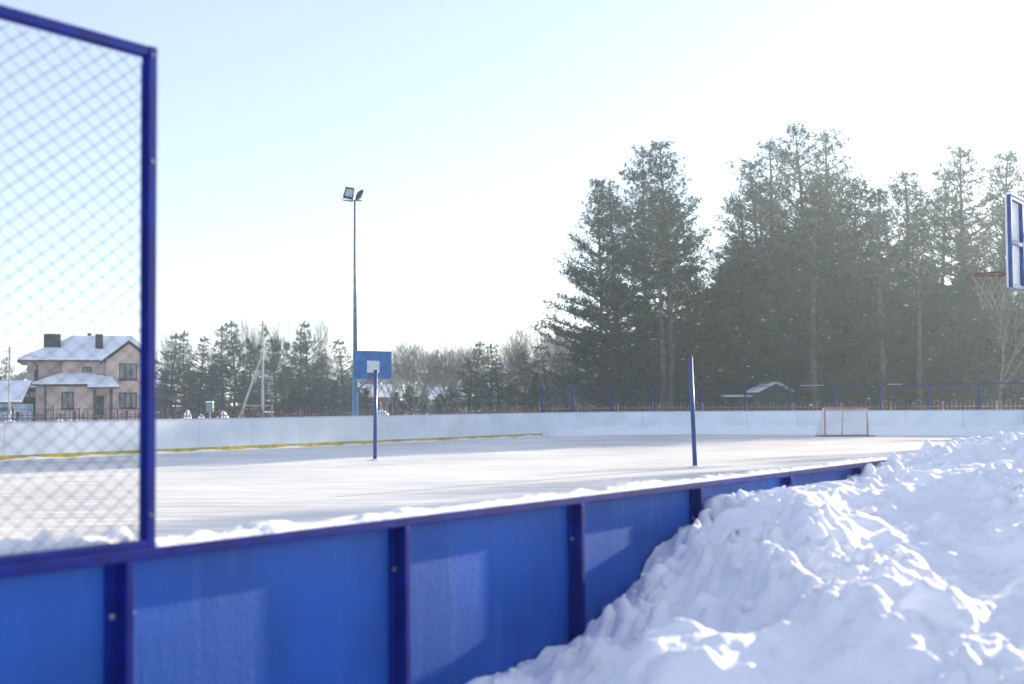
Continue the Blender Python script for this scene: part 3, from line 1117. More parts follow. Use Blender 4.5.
# ------------------------------------------------------------------ trees
def blades(C, A, S, K, wid, rng):
    """N tufts x K thin triangles"""
    C, A, S = np.asarray(C), np.asarray(A), np.asarray(S)
    n = len(C)
    d = rng.normal(size=(n, K, 3))
    d /= np.linalg.norm(d, axis=2, keepdims=True)
    d = d * 0.9 + A[:, None, :] * 0.75
    d /= np.linalg.norm(d, axis=2, keepdims=True)
    ln = S[:, None] * rng.uniform(0.65, 1.2, (n, K))
    sd_ = np.cross(d, rng.normal(size=(n, K, 3)))
    sd_ /= np.linalg.norm(sd_, axis=2, keepdims=True) + 1e-9
    wv = sd_ * (ln * wid)[..., None]
    c = C[:, None, :] + rng.normal(size=(n, K, 3)) * (S * 0.18)[:, None, None]
    mid = c + d * (ln * 0.55)[..., None]
    V = np.stack([c - wv * .35, mid - wv, c + d * ln[..., None], mid + wv], 2).reshape(-1, 3)
    return V, np.arange(n * K * 4).reshape(-1, 4)


def make_pine(seed, h=17.0, cb=0.25, width=3.4, dens=1.0, tuft=0.215, K=9, grey=False, trunks=1, lean=0.0, top_round=True, snow=14, wh=0.42, bark='bark'):
    rng = np.random.default_rng(seed)
    rr = random.Random(seed)
    wood = MB()
    C, A, S, SC = [], [], [], []
    for tr in range(trunks):
        off = Vector((0, 0, 0)) if tr == 0 else Vector((rr.uniform(-1.2, 1.2), rr.uniform(-1.2, 1.2), 0))
        hh_ = h * (1 if tr == 0 else rr.uniform(.8, .95))
        bend = Vector((rr.uniform(-.5, .5) + lean, rr.uniform(-.5, .5), 0))
        def tp(t): return off + bend * (t * t) + Vector((0.12 * math.sin(t * 7 + seed), 0.12 * math.cos(t * 5 + seed), h and hh_ * t))
        pts = [tp(t) for t in np.linspace(0, 1, 12)]
        wood.tube([pts[0] - Vector((0, 0, .6))] + pts, [0.24] + [0.22 * (1 - t) ** 0.8 * (h / 17) + 0.02 for t in np.linspace(0, 1, 12)], 7)
        # dead lower stubs
        for k_ in range(7):
            t = rr.uniform(0.08, cb)
            a = rr.uniform(0, 6.28)
            L = rr.uniform(.4, 1.6)
            p = tp(t)
            wood.tube([p, p + Vector((math.cos(a) * L, math.sin(a) * L, rr.uniform(-.2, .3)))], [.03, .008], 3, cap=False)
        z = cb
        lump = [rr.uniform(.5, 1.3) for _ in range(40)]
        azb = rr.uniform(0, 6.28)
        while z < 0.985:
            u_ = (z - cb) / (1 - cb)
            prof = 1.22 * (1 - u_) ** (0.76 if top_round else 0.95) * (0.7 + 0.3 * min(1, u_ * 5)) + 0.04
            nb_ = rr.randint(3, 5)
            azb += 1.1
            for b_ in range(nb_):
                az = azb + b_ * 6.283 / nb_ + rr.uniform(-.4, .4)
                if rr.random() > dens: continue
                L = width * prof * rr.uniform(.55, 1.12) * lump[int(u_ * 12) * 3 + int((az % 6.283) / 2.1)]
                L = max(L, .35)
                el = R(-6 + 52 * u_ + rr.uniform(-12, 12))
                p0 = tp(z)
                dirh = Vector((math.cos(az), math.sin(az), 0))
                n_ = max(3, int(L / .55))
                bp_ = []
                for i in range(n_ + 1):
                    s = i / n_
                    e2 = el + R(26) * s * s
                    bp_.append(p0 + dirh * (L * s * math.cos(el)) + Vector((0, 0, L * s * math.sin(el) + L * 0.16 * s * s - .06 * L * s)))
                r0 = 0.018 + 0.018 * L
                wood.tube(bp_, [r0 * (1 - .85 * i / n_) for i in range(n_ + 1)], 4, cap=False)
                # side twigs
                s = rr.uniform(.3, .55) if L > 1.2 else 0.05
                while s <= 1.0:
                    f_ = s * n_
                    i = min(int(f_), n_ - 1)
                    q = bp_[i].lerp(bp_[i + 1], f_ - i)
                    for sg in (-1, 1):
                        ta = az + sg * R(rr.uniform(25, 75))
                        tl_ = (0.22 + 0.30 * L * (1 - s * .75) * rr.uniform(.5, 1.1) + rr.uniform(0, .2)) * (1.0 if s < .99 else .7)
                        td = Vector((math.cos(ta), math.sin(ta), rr.uniform(.0, .55))).normalized()
                        e = q + td * tl_
                        wood.tube([q, e], [.010, .004], 3, cap=False)
                        nt2 = max(1, int(tl_ / 0.26))
                        for m_ in range(nt2):
                            w_ = q.lerp(e, (m_ + 1) / nt2)
                            C.append((w_.x + rr.gauss(0, .03), w_.y + rr.gauss(0, .03), w_.z + rr.gauss(0, .03)))
                            up_ = (td + Vector((0, 0, .55))).normalized()
                            A.append(tuple(up_))
                            S.append(tuft * rr.uniform(.75, 1.3))
                            if rr.random() < 0.012: SC.append((w_.x, w_.y, w_.z + tuft * .6))
                    s += rr.uniform(.16, .30) / max(L, .8) * 1.25
            z += wh / h * rr.uniform(.7, 1.35)
        tpz = tp(1.0)
        for k_ in range(5):
            C.append((tpz.x, tpz.y, tpz.z - .12 * k_)); A.append((0, 0, 1)); S.append(tuft * 1.2)
    V, Q = blades(C, A, S, K, 0.14, rng)
    o = empty('pine_tree')
    t_ = wood.build('trunk', M[bark], o)
    np_mesh('crown', V, Q, M['needles_grey' if grey else 'needles'], o)
    if snow and SC:
        sm = MB()
        rr.shuffle(SC)
        for (x, y, z) in SC[:snow]:
            r = rr.uniform(.03, .12)
            vs = [(x + r * 1.4 * rr.uniform(.6, 1.2) * math.cos(t), y + r * 1.4 * rr.uniform(.6, 1.2) * math.sin(t), z) for t in np.linspace(0, 6.283, 7)[:-1]]
            sm.add(vs + [(x, y, z + r * .8), (x, y, z - r * .3)], [(i, (i + 1) % 6, 6) for i in range(6)] + [((i + 1) % 6, i, 7) for i in range(6)])
        sm.build('branch_snow', M['frost'], o)['kind'] = 'stuff'
    return o


def make_bare(seed, h=11.0, spread=0.55, mist=0, birch=False, levels=5, droop=0.0):
    rr = random.Random(seed)
    wood = MB()
    tips = []

    def grow(p, d, L, r, lv):
        n_ = 4 if lv == levels else 3
        pts, rad = [p], [r]
        for i in range(n_):
            d = (d + Vector((rr.gauss(0, .13), rr.gauss(0, .13), rr.gauss(.03, .1) - droop * (levels - lv) * .05))).normalized()
            pts.append(pts[-1] + d * (L / n_))
            rad.append(max(r * (1 - .45 * (i + 1) / n_), .010))
        wood.tube(pts, rad, 6 if lv >= levels - 1 else 3, cap=False)
        if lv == 0:
            tips.append(pts[-1])
            return
        kids = 4 if lv > 1 else 3
        if lv == levels: kids = 6
        for k_ in range(kids):
            t = rr.uniform(.35 if lv < levels else .4, 1.0) if k_ else 1.0
            f_ = t * n_
            i = min(int(f_), n_ - 1)
            q = pts[i].lerp(pts[i + 1], f_ - i)
            ax = Vector((rr.gauss(0, 1), rr.gauss(0, 1), rr.gauss(0, .4)))
            nd = (d + ax.normalized() * spread * rr.uniform(.6, 1.3) * (0.35 if k_ == 0 else 1)).normalized()
            nd = (nd + Vector((0, 0, .22))).normalized()
            grow(q, nd, L * rr.uniform(.55, .8), max(rad[i + 1] * .68, .011), lv - 1)
    grow(Vector((0, 0, -.4)), Vector((rr.uniform(-.05, .05), 0, 1)), h * .46, h * .0135, levels)
    zmax = max(t.z for t in tips)
    o = empty('birch_tree' if birch else 'bare_tree')
    s = h / zmax
    wood.v = [(x * s, y * s, z * s) for x, y, z in wood.v]
    wood.build('branches', M['birch' if birch else 'twig'], o)
    for k_ in range(mist):
        t = rr.choice(tips) * s
        t = t * rr.uniform(.72, .96)
        rng = np.random.default_rng(seed * 31 + k_)
        n = 70
        rad_ = rr.uniform(.22, .52)
        dirs = rng.normal(size=(n, 3)); dirs /= np.linalg.norm(dirs, axis=1, keepdims=True)
        C = np.array(t)[None, :] + dirs * rad_ * rng.uniform(.3, 1, (n, 1))
        V, Q = blades(C, dirs, np.full(n, .2), 7, .2, rng)
        np_mesh('mistletoe', V, Q, M['mistletoe'], o)
    return o


def make_spruce(seed, h=9.0, width=2.2, grey=True, tuft=.24, dens=1.0):
    rng = np.random.default_rng(seed)
    rr = random.Random(seed)
    wood = MB()
    wood.tube([(0, 0, -.5), (0, 0, h * .5), (rr.uniform(-.1, .1), 0, h)], [.16, .09, .015], 6)
    C, A, S = [], [], []
    z = .06 * h
    while z < h * .985:
        u_ = z / h
        for b_ in range(rr.randint(4, 6)):
            if rr.random() > dens: continue
            az = rr.uniform(0, 6.283)
            L = width * ((1 - u_) ** .95 * rr.uniform(.45, 1.2) + .04)
            dr_ = -.28 + .6 * u_
            e = Vector((math.cos(az) * L, math.sin(az) * L, L * dr_))
            p0 = Vector((0, 0, z))
            wood.tube([p0, p0 + e], [.022, .005], 3, cap=False)
            s = .2
            while s <= 1:
                q = p0 + e * s + Vector((0, 0, .10 * L * s * s))
                for sg in (-1, 0, 1):
                    o_ = Vector((-math.sin(az), math.cos(az), -.15)) * sg * L * .28 * (1.1 - s) * rr.uniform(.6, 1.3)
                    C.append(tuple(q + o_)); A.append((math.cos(az) * .6, math.sin(az) * .6, .25)); S.append(tuft * rr.uniform(.8, 1.3))
                s += .22 / max(L, .5)
        z += .30 * rr.uniform(.8, 1.2) * (0.55 + .45 * (1 - u_))
    V, Q = blades(C, A, S, 8, .13, rng)
    o = empty('spruce_tree')
    wood.build('trunk', M['bark'], o)
    np_mesh('crown', V, Q, M['needles_grey' if grey else 'needles'], o)
    return o


PROTO = {}


def proto(key, fn, h):
    o = fn
    o.hide_render = False
    PROTO[key] = [o, h, False]


proto('pineA', make_pine(1, 17, .13, 4.6, .97, wh=.50), 17)
proto('pineB', make_pine(2, 17, .18, 3.9, .95, wh=.50), 17)
proto('pineC', make_pine(3, 17, .20, 4.5, .93, wh=.52), 17)
proto('pineOpen', make_pine(4, 17, .28, 4.0, .72, tuft=.20, K=8, trunks=2, lean=.4, wh=.5), 17)
proto('pineSlim', make_pine(5, 17, .34, 2.6, .72, K=8, snow=20), 17)
proto('pineDense', make_pine(6, 13, .05, 4.4, 1.0, tuft=.23, wh=.48, snow=24), 13)
proto('pineDense2', make_pine(7, 13, .06, 4.8, .95, tuft=.23, wh=.50, snow=24), 13)
proto('pineBole', make_pine(12, 17, .62, 3.0, .9, K=8, snow=10, bark='bole'), 17)
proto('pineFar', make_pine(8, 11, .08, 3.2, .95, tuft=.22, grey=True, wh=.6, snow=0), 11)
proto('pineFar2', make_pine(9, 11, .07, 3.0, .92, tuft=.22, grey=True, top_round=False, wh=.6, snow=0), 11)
proto('spruceA', make_spruce(20, 9, 2.5, tuft=.19), 9)
proto('spruceB', make_spruce(21, 9, 2.3, dens=.8, tuft=.19), 9)
proto('spruceC', make_spruce(22, 10, 3.0, grey=False, tuft=.27), 10)
proto('bareA', make_bare(30, 11, .60), 11)
proto('bareB', make_bare(31, 11, .45), 11)
proto('bareC', make_bare(33, 11, .7), 11)
proto('bareMist', make_bare(34, 12, .38, mist=13), 12)
proto('bareMist2', make_bare(35, 12, .42, mist=8), 12)
proto('birch', make_bare(39, 11, .6, birch=True, levels=4), 11)

CAT = {'pine': 'pine', 'spru': 'spruce', 'bare': 'bare tree', 'birc': 'birch'}
TRNG = random.Random(99)


def put(key, px, top, Y, label, group=None, wscale=1.0, rot=None, dz=0.0):
    p = PROTO[key]
    o = p[0] if not p[2] else copy_tree(p[0])
    p[2] = True
    b = at(px, 400, Y)
    zt_ = at(px, top, Y).z
    s = (zt_ - dz) / p[1]
    o.location = (b.x, Y, dz)
    o.rotation_euler = (0, 0, TRNG.uniform(0, 6.28) if rot is None else rot)
    ws = wscale * (0.5 * s + 0.5)
    o.scale = (ws, ws, s)
    tag(o, label, CAT[key[:4]], group)
    return o


G1 = 'tall pines right of centre'
G2 = 'pines of the dark wood at right'
put('pineA', 600, 183, 86, 'leftmost tall pine of the wood, its crown stepping down to the left', G1, .74)
put('pineB', 618, 180, 90, 'tall pine just right of the leftmost one, shorter than the highest twin tops', G1, 1.0)
put('pineC', 648, 150, 88, 'dense tall pine with the left one of the twin tops', G1, 1.0)
put('pineA', 670, 145, 85, 'highest pine of the left clump, right one of the twin tops', G1, 1.0)
put('pineDense', 690, 262, 92, 'low dense pine filling the gap right of the twin tops', G1, .8)
put('pineDense2', 614, 285, 84, 'low dark pine under the tall clump, left of the leaning post', G1, .9)
put('pineDense', 648, 300, 98, 'low dark pine behind the trunks of the tall clump', G1, .9)
put('pineOpen', 762, 163, 92, 'loose pine with open upper branches at the left of the big wood', G2, 1.05)
put('pineOpen', 778, 142, 95, 'open topped pine second from the left in the big wood', G2, 1.25)
put('pineC', 805, 126, 93, 'highest pine of the big wood with a ragged open top', G2, 1.05)
put('pineOpen', 832, 134, 94, 'open pine with sky showing through, right of the highest top', G2, 1.2)
put('pineDense', 746, 238, 84, 'dark dense pine in the dip left of the open tops', G2, 1.1)
put('pineDense2', 785, 240, 82, 'dark dense pine below the open tops, above the snowy hut', G2, 1.15)
put('pineDense', 822, 215, 80, 'dark dense pine left of the round dark crown', G2, 1.1)
put('pineDense2', 862, 184, 82, 'dark round crowned pine in the middle of the big wood', G2, 1.15)
put('pineDense', 885, 215, 88, 'dark pine leaning on the right of the round crown', G2, 1.0)
put('pineSlim', 911, 174, 88, 'slim pine with a bare trunk standing free between darker crowns', G2, 1.25)
put('pineB', 942, 186, 90, 'pine between the slim one and the tall right one', G2, 1.1)
put('pineC', 968, 150, 90, 'tall hazy pine left of the framed backboard', G2, 1.15)
put('pineA', 1004, 156, 92, 'tall hazy pine behind the framed backboard', G2, 1.1)
put('pineDense', 925, 262, 86, 'low dense pine under the slim one', G2, .8)
put('pineDense2', 965, 240, 85, 'low dense pine under the hoop of the framed backboard', G2, .8)
put('pineDense', 1010, 235, 86, 'low dense pine at the right edge under the framed backboard', G2, .9)
put('birch', 998, 225, 78, 'pale birch with bare white branches below the hoop', None, 1.0)
put('pineBole', 882, 190, 76, 'thin pine with a pale bent stem behind the goal', G2, .8)
for i, (px, top, Y) in enumerate([(700, 300, 112), (728, 262, 108), (760, 250, 112), (800, 255, 110), (838, 245, 108), (870, 262, 112), (900, 290, 108),
                                  (935, 275, 112), (975, 262, 110), (1015, 262, 112), (1055, 250, 108), (780, 310, 100), (850, 305, 99), (905, 318, 98), (950, 305, 97),
                                  (995, 300, 98), (1040, 280, 96), (720, 322, 99), (690, 335, 104), (640, 330, 112), (1085, 300, 104), (1130, 290, 106), (1180, 300, 104), (1235, 295, 108), (1295, 300, 106), (1360, 295, 108), (610, 340, 110), (585, 338, 116), (668, 322, 116)]):
    put('spruceC' if i % 3 else 'pineDense2', px, top, Y, 'dark low conifer deep in the wood behind the goal end', 'understorey conifers in the wood', 1.15)
for i, (px, top, Y) in enumerate([(1048, 215, 96)]):
    put('pineC' if i % 2 else 'pineB', px, top, Y, 'tall pine of the wood past the right edge', 'pines past the right edge', .95)

put('pineBole', 815, 190, 76, 'pine with a straight pale trunk seen above the left goal post', G2, 1.0)
put('pineBole', 921, 215, 77, 'pine with a thin pale trunk right of the goal', G2, .9)
put('pineBole', 662, 190, 80, 'pine with the left of two close pale trunks above the leaning post', G1, .9)
put('pineBole', 672, 200, 81, 'pine with the right of two close pale trunks above the leaning post', G1, .9)
put('pineB', 846, 200, 98, 'tall pine just behind the round dark crown', G2, 1.0)
put('pineB', 790, 205, 100, 'tall pine behind the open topped ones', G2, 1.1)
for i, (a_, n_) in enumerate([(78, -1), (82, 2.2), (88, 0.5), (81, 4.6), (94, 3.0), (86, 6.5)]):
    q_ = W(a_, n_)
    px_ = 512 + F * q_.x / q_.y
    put('pineABC'[:4] + 'ABC'[i % 3], px_, at(px_, 400, q_.y) and (404 - .0073 * (px_ - 512) - (17.2 - CAM_Z) * F / q_.y), q_.y, 'tall pine of the wood past the right edge', 'pines past the right edge', 1.0)

G3 = 'conifers beyond the left boards'
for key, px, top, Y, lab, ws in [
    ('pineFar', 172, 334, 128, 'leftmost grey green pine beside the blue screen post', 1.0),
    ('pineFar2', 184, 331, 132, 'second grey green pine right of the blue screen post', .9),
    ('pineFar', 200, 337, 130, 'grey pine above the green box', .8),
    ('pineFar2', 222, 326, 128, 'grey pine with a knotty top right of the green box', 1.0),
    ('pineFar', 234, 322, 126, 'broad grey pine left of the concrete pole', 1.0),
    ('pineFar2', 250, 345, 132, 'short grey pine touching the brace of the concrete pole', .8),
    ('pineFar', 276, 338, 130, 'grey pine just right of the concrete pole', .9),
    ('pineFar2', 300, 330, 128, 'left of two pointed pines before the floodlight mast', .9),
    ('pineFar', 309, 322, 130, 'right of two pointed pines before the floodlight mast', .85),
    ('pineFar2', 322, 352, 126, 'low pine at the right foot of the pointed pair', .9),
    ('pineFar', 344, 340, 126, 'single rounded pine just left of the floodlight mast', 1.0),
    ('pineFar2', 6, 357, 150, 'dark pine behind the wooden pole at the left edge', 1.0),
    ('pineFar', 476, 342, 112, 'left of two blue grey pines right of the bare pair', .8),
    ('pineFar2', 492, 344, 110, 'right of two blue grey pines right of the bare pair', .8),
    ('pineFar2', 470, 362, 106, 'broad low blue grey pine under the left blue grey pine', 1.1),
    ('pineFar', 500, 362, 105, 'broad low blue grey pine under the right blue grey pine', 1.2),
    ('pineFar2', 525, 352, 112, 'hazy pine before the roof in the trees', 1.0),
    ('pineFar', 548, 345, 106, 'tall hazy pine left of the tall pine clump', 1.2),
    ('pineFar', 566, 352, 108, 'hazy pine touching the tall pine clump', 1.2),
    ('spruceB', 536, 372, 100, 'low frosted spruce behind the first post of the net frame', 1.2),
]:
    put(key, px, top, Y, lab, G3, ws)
for i, (px, top) in enumerate([(165, 372), (192, 370), (212, 366), (244, 370), (262, 378), (288, 366), (300, 370), (318, 378), (334, 380), (352, 384), (366, 388), (410, 386), (424, 392), (452, 384),
                               (484, 378), (512, 382), (555, 376), (575, 372), (396, 392), (440, 394)]):
    put('spruceA' if i % 2 else 'spruceB', px, top, 134 + (i * 7) % 11, 'low grey conifer in the belt of trees behind the picket fence', 'low conifers behind the picket fence', 1.5)

G4 = 'bare trees beyond the boards'
for key, px, top, Y, lab, ws in [
    ('bareB', 177, 322, 142, 'thin bare tree poking up behind the two leftmost grey pines', .8),
    ('bareB', 246, 311, 140, 'bare tree rising behind the broad grey pine', .7),
    ('bareMist2', 262, 309, 138, 'bare mistletoe tree right behind the concrete pole', .7),
    ('bareMist', 284, 308, 135, 'bare tree hung with the most mistletoe balls', .8),
    ('bareMist2', 228, 318, 138, 'bare mistletoe tree among the broad grey pines', .7),
    ('bareB', 314, 305, 140, 'tallest thin bare tree above the pointed pines', .6),
    ('bareC', 393, 341, 112, 'frosted bare tree right behind the blue backboard', .9),
    ('bareA', 412, 345, 108, 'leaning bare tree right of the blue backboard', 1.0),
    ('bareA', 431, 333, 104, 'tallest bare tree in the gap between backboard and spruces', .9),
    ('bareC', 443, 340, 108, 'spreading bare tree beside the tallest of the gap', .9),
    ('bareB', 458, 345, 112, 'thin bare tree left of the blue grey pines', .9),
    ('bareC', 484, 336, 118, 'bare crown showing above the blue grey pines', .9),
    ('bareC', 517, 325, 112, 'bare tree with a nest, left of the hazy tall one', .8),
    ('bareA', 538, 317, 112, 'hazy tall bare tree nearest the pine clump', .9),
    ('bareB', 552, 322, 118, 'thin hazy bare tree touching the pine clump', .9),
    ('bareC', 572, 330, 116, 'bare tree partly behind the leftmost tall pine', .9),
    ('bareB', 330, 352, 146, 'small bare tree between pointed pines and the rounded pine', .9),
    ('bareC', 372, 360, 140, 'small bare tree hidden behind the backboard', .9),
]:
    put(key, px, top, Y, lab, G4, ws)

for i, (px, top, Y) in enumerate([(384, 352, 136), (402, 356, 140), (421, 352, 134), (437, 357, 138), (452, 350, 136), (464, 352, 140), (486, 350, 132), (505, 346, 136),
                                  (528, 340, 130), (546, 336, 134), (560, 334, 128), (577, 338, 132), (340, 358, 142), (322, 350, 142), (300, 340, 146), (275, 330, 146), (210, 335, 146), (190, 340, 144)]):
    put(('bareA', 'bareC', 'bareB')[i % 3], px, top - (12 if px > 370 else 0), Y, 'pale bare tree in the hazy row behind the picket fence', 'hazy row of bare trees', 1.0)

# far woodland closing the view
rngf = np.random.default_rng(5)
C, A, S = [], [], []
for i in range(210):
    ang = -0.62 + 1.5 * i / 209
    Rr = 330 + rngf.uniform(-25, 25)
    cx, cy = math.sin(ang) * Rr, math.cos(ang) * Rr
    hh_ = rngf.uniform(6.5, 10.5)
    for k_ in range(42):
        t = rngf.uniform(0, 1)
        r = (1 - t) ** .7 * 3.4 + .2
        a = rngf.uniform(0, 6.283)
        C.append((cx + r * math.cos(a), cy + r * math.sin(a), t * hh_))
        A.append((math.cos(a) * .5, math.sin(a) * .5, .4)); S.append(rngf.uniform(.9, 1.7))
V, Q = blades(C, A, S, 6, .25, rngf)
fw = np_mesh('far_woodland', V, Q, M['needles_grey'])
tag(fw, 'hazy far belt of woodland closing the horizon', 'woodland', kind='stuff')

# ------------------------------------------------------------------ house behind the mesh screen
YH = 112.0
PX = F / YH
hx0 = at(85, 400, YH).x


def hx(px): return (px - 85) / PX / 1.045


def hz_(py): return CAM_Z + (407.4 - py) / PX


house = empty('house', (hx0, YH, 0), R(17))
tag(house, 'beige two storey house with snowy hipped roof and dark chimneys', 'house')


def hp(mb, name, m, parent=None, **k): return mb.build(name, m, parent or house, **k)


ze, zp = hz_(361), hz_(337)
w0, w1 = hx(27), hx(151)
wl = MB()
wl.abox(w0, hx(62.5), 0.9, 8.5, 0, ze - .05)                  # left wing
wl.abox(hx(62.5), hx(107), 0.3, 8.4, 0, ze - .06)             # middle, a little forward
gx0, gx1 = hx(106), hx(151.5)
gm = (gx0 + gx1) / 2
zg = hz_(342.5)
wl.prism([(gx0, -.55, 0), (gx1, -.55, 0), (gx1, -.55, ze), (gm, -.55, zg - .12), (gx0, -.55, ze)], (0, 8.8, 0))
wl.abox(hx(37), hx(93.5), -2.3, .28, 0, hz_(387))             # ground floor bay
wl.abox(hx(93.55), hx(118), -.56, .2, 0, hz_(387))
wall = hp(wl, 'wall', M['stucco'])


def slab(mb, poly, th=.16):
    mb.prism(poly, (0, 0, th))


# roof: dark eaves board below, snow layer above
rf, sn = MB(), MB()
ov = .5
L_, R_, Ff, Bk = hx(18), hx(104), -.15, 9.2
ridge0, ridge1 = (hx(72), 4.5, zp), (hx(101), 4.5, zp)
e_ = hz_(362.2)
zr = 0.0
for mb, dz, gr in ((rf, 0, 0), (sn, .165, -.04)):
    l, r_, f_, b_ = L_ + (-gr), R_ + 4.2, Ff - gr, Bk + gr
    slab(mb, [(l, f_, e_ + dz), (r_, f_, e_ + dz), (ridge1[0] + 2.5, 4.5, zp + dz), (ridge0[0], 4.5, zp + dz)], .15)
    slab(mb, [(l, b_, e_ + dz), (l, f_, e_ + dz), (ridge0[0], 4.5, zp + dz)], .15)
    slab(mb, [(r_, b_, e_ + dz), (l, b_, e_ + dz), (ridge0[0], 4.5, zp + dz), (ridge1[0] + 2.5, 4.5, zp + dz)], .15)
    gl_, gr_, gf = gx0 - .45 - gr * .5, gx1 + .45, -1.0 - gr
    zl = ze - .22
    slab(mb, [(gl_, gf, zl + dz), (gm, gf, zg + dz), (gm, 8.6, zg + dz), (gl_, 8.6, zl + dz)], .15)
    slab(mb, [(gm, gf, zg + dz), (gr_, gf, zl + dz), (gr_, 8.6, zl + dz), (gm, 8.6, zg + dz)], .15)
roof = hp(rf, 'roof', M['trim'])
hp(sn, 'roof_snow', M['roof_snow'], roof)
ch = MB().abox(hx(43), hx(60), 2.0, 3.3, hz_(352), hz_(333)); hp(ch, 'chimney', M['chimney'], roof)
ch = MB().abox(hx(87.2), hx(91.3), 5.0, 5.6, hz_(342), hz_(330)); hp(ch, 'chimney', M['chimney'], roof)
ch = MB().abox(hx(95.2), hx(103), 1.8, 2.7, hz_(352), hz_(333)); hp(ch, 'chimney', M['chimney'], roof)
# lower porch roof
pr, ps = MB(), MB()
z0_, z1_ = hz_(386.3), hz_(375.5)
for mb, dz, gr in ((pr, 0, 0), (ps, .125, .04)):
    l, r_, f_ = hx(32) + gr, hx(91) , -2.75 + gr
    slab(mb, [(l, f_, z0_ + dz), (r_, f_, z0_ + dz), (hx(97), .27, z1_ + dz), (hx(62), .27, z1_ + dz)], .11)
    slab(mb, [(l, .27, z0_ + dz), (l, f_, z0_ + dz), (hx(62), .27, z1_ + dz)], .11)
    zq = hz_(389.5)
    slab(mb, [(r_ - .3, f_ - .55 + gr, zq + dz), (hx(119) - gr, f_ - .55 + gr, zq + dz), (hx(112), -.57, hz_(380) + dz), (hx(93), -.57, z1_ - .15 + dz)], .11)
po_ = hp(pr, 'porch_roof', M['trim'])
hp(ps, 'roof_snow', M['roof_snow'], po_)
for px in (94.5, 110.5):
    hp(MB().abox(hx(px) - .12, hx(px) + .12, -2.95, -2.71, 0, hz_(389.6)), 'porch_post', M['trim'])
d_ = hp(MB().abox(hx(96.5), hx(103.8), -.66, -.565, hz_(415.5), hz_(396.5)), 'door', M['door'])
hp(MB().abox(hx(97.2), hx(97.7), -.70, -.662, hz_(407), hz_(405)), 'handle', M['bolt'], d_)


def window(x0, x1, y0, y1, yf, div=(1 / 3, 2 / 3)):
    a, b, c, d = hx(x0), hx(x1), hz_(y1), hz_(y0)
    t = .09
    m_ = MB()
    m_.abox(a, b, yf - .05, yf - .002, d - t, d)
    m_.abox(a, b, yf - .05, yf - .002, c, c + t)
    m_.abox(a, a + t, yf - .05, yf - .002, c + t, d - t)
    m_.abox(b - t, b, yf - .05, yf - .002, c + t, d - t)
    for q in div:
        xx = a + (b - a) * q
        m_.abox(xx - .05, xx + .05, yf - .05, yf - .002, c + t, d - t)
    w_ = hp(m_, 'window', M['trim'])
    hp(MB().abox(a + t, b - t, yf - .03, yf - .003, c + t, d - t), 'pane', M['curtain'], w_)
    hp(MB().abox(a - .06, b + .06, yf - .12, yf - .003, c - .09, c - .002), 'sill', M['trim'], w_)


window(119, 137.2, 364, 380, -.55)
window(119, 137.2, 393, 408.7, -.55)
window(62, 74.2, 392.3, 409, -2.3, (.5,))
window(82, 91.2, 367, 374.5, .3, ())
window(34.2, 36.2, 369, 384, .9, ())
for px, yf, top in ((37.2, .85, 366), (46.6, -2.36, 387.5)):
    m_ = MB().tube([(hx(px), yf, 0), (hx(px), yf, hz_(top)), (hx(px) - .35, yf - .3, hz_(top) + .35)], .055, 6)
    hp(m_, 'downpipe', M['trim'])

# small outbuildings left of the house
sh = empty('shed', (at(5, 400, 104).x, 104, 0))
tag(sh, 'pale blue shed with snowy lean-to roof at the left edge', 'shed')
pm_ = F / 104
MB().abox(-5, 1.2, 0, 2.6, 0, 1.75).build('wall', M['shed'], sh)
MB().abox(-4, .6, -.01, -.002, 1.2, 1.5).build('window', M['pane'], sh)
s_ = MB()
s_.prism([(-5.3, -.6, 1.78), (1.5, -.6, 1.78), (1.0, 2.9, 3.3), (-5.3, 2.9, 3.3)], (0, 0, .09))
r_ = s_.build('roof', M['trim'], sh)
MB().prism([(-5.28, -.56, 1.875), (1.45, -.56, 1.875), (.95, 2.9, 3.395), (-5.28, 2.9, 3.395)], (0, 0, .16)).build('roof_snow', M['roof_snow'], r_)
cp = empty('carport', (at(22, 400, 108).x, 108, 0))
tag(cp, 'dark open carport with thin snowy roof between shed and house', 'carport')
MB().prism([(-1.1, -.6, 2.35), (.85, -.6, 2.95), (.85, 2.5, 2.95), (-1.1, 2.5, 2.35)], (0, 0, .08)).build('roof', M['trim'], cp)
MB().prism([(-1.08, -.56, 2.435), (.84, -.56, 3.035), (.84, 2.5, 3.035), (-1.08, 2.5, 2.435)], (0, 0, .12)).build('roof_snow', M['roof_snow'], cp)
MB().abox(-.9, .75, 2.3, 2.45, 0, 2.3).build('back_wall', M['oldwood'], cp)
for x in (-.9, -.1, .7): MB().abox(x - .05, x + .05, -.5, -.4, 0, 2.36 + (x + 1) * .25).build('post', M['trim'], cp)

# yard fence before the house
yf = empty('yard_fence', (at(75, 400, 96).x, 96, 0))
tag(yf, 'low dark wire yard fence before the beige house', 'fence')
for px in (14, 54, 80, 118, 152):
    x = at(px, 400, 96).x - yf.location.x
    MB().abox(x - .05, x + .05, -.05, .05, 0, 1.45 if px != 54 else 1.6).build('post', M['dark_rail'], yf)
m_ = MB()
for z in (.5, .95, 1.36): m_.bar((-5.0, 0, z), (5.6, 0, z), .03, .035)
m_.build('rails', M['dark_rail'], yf)

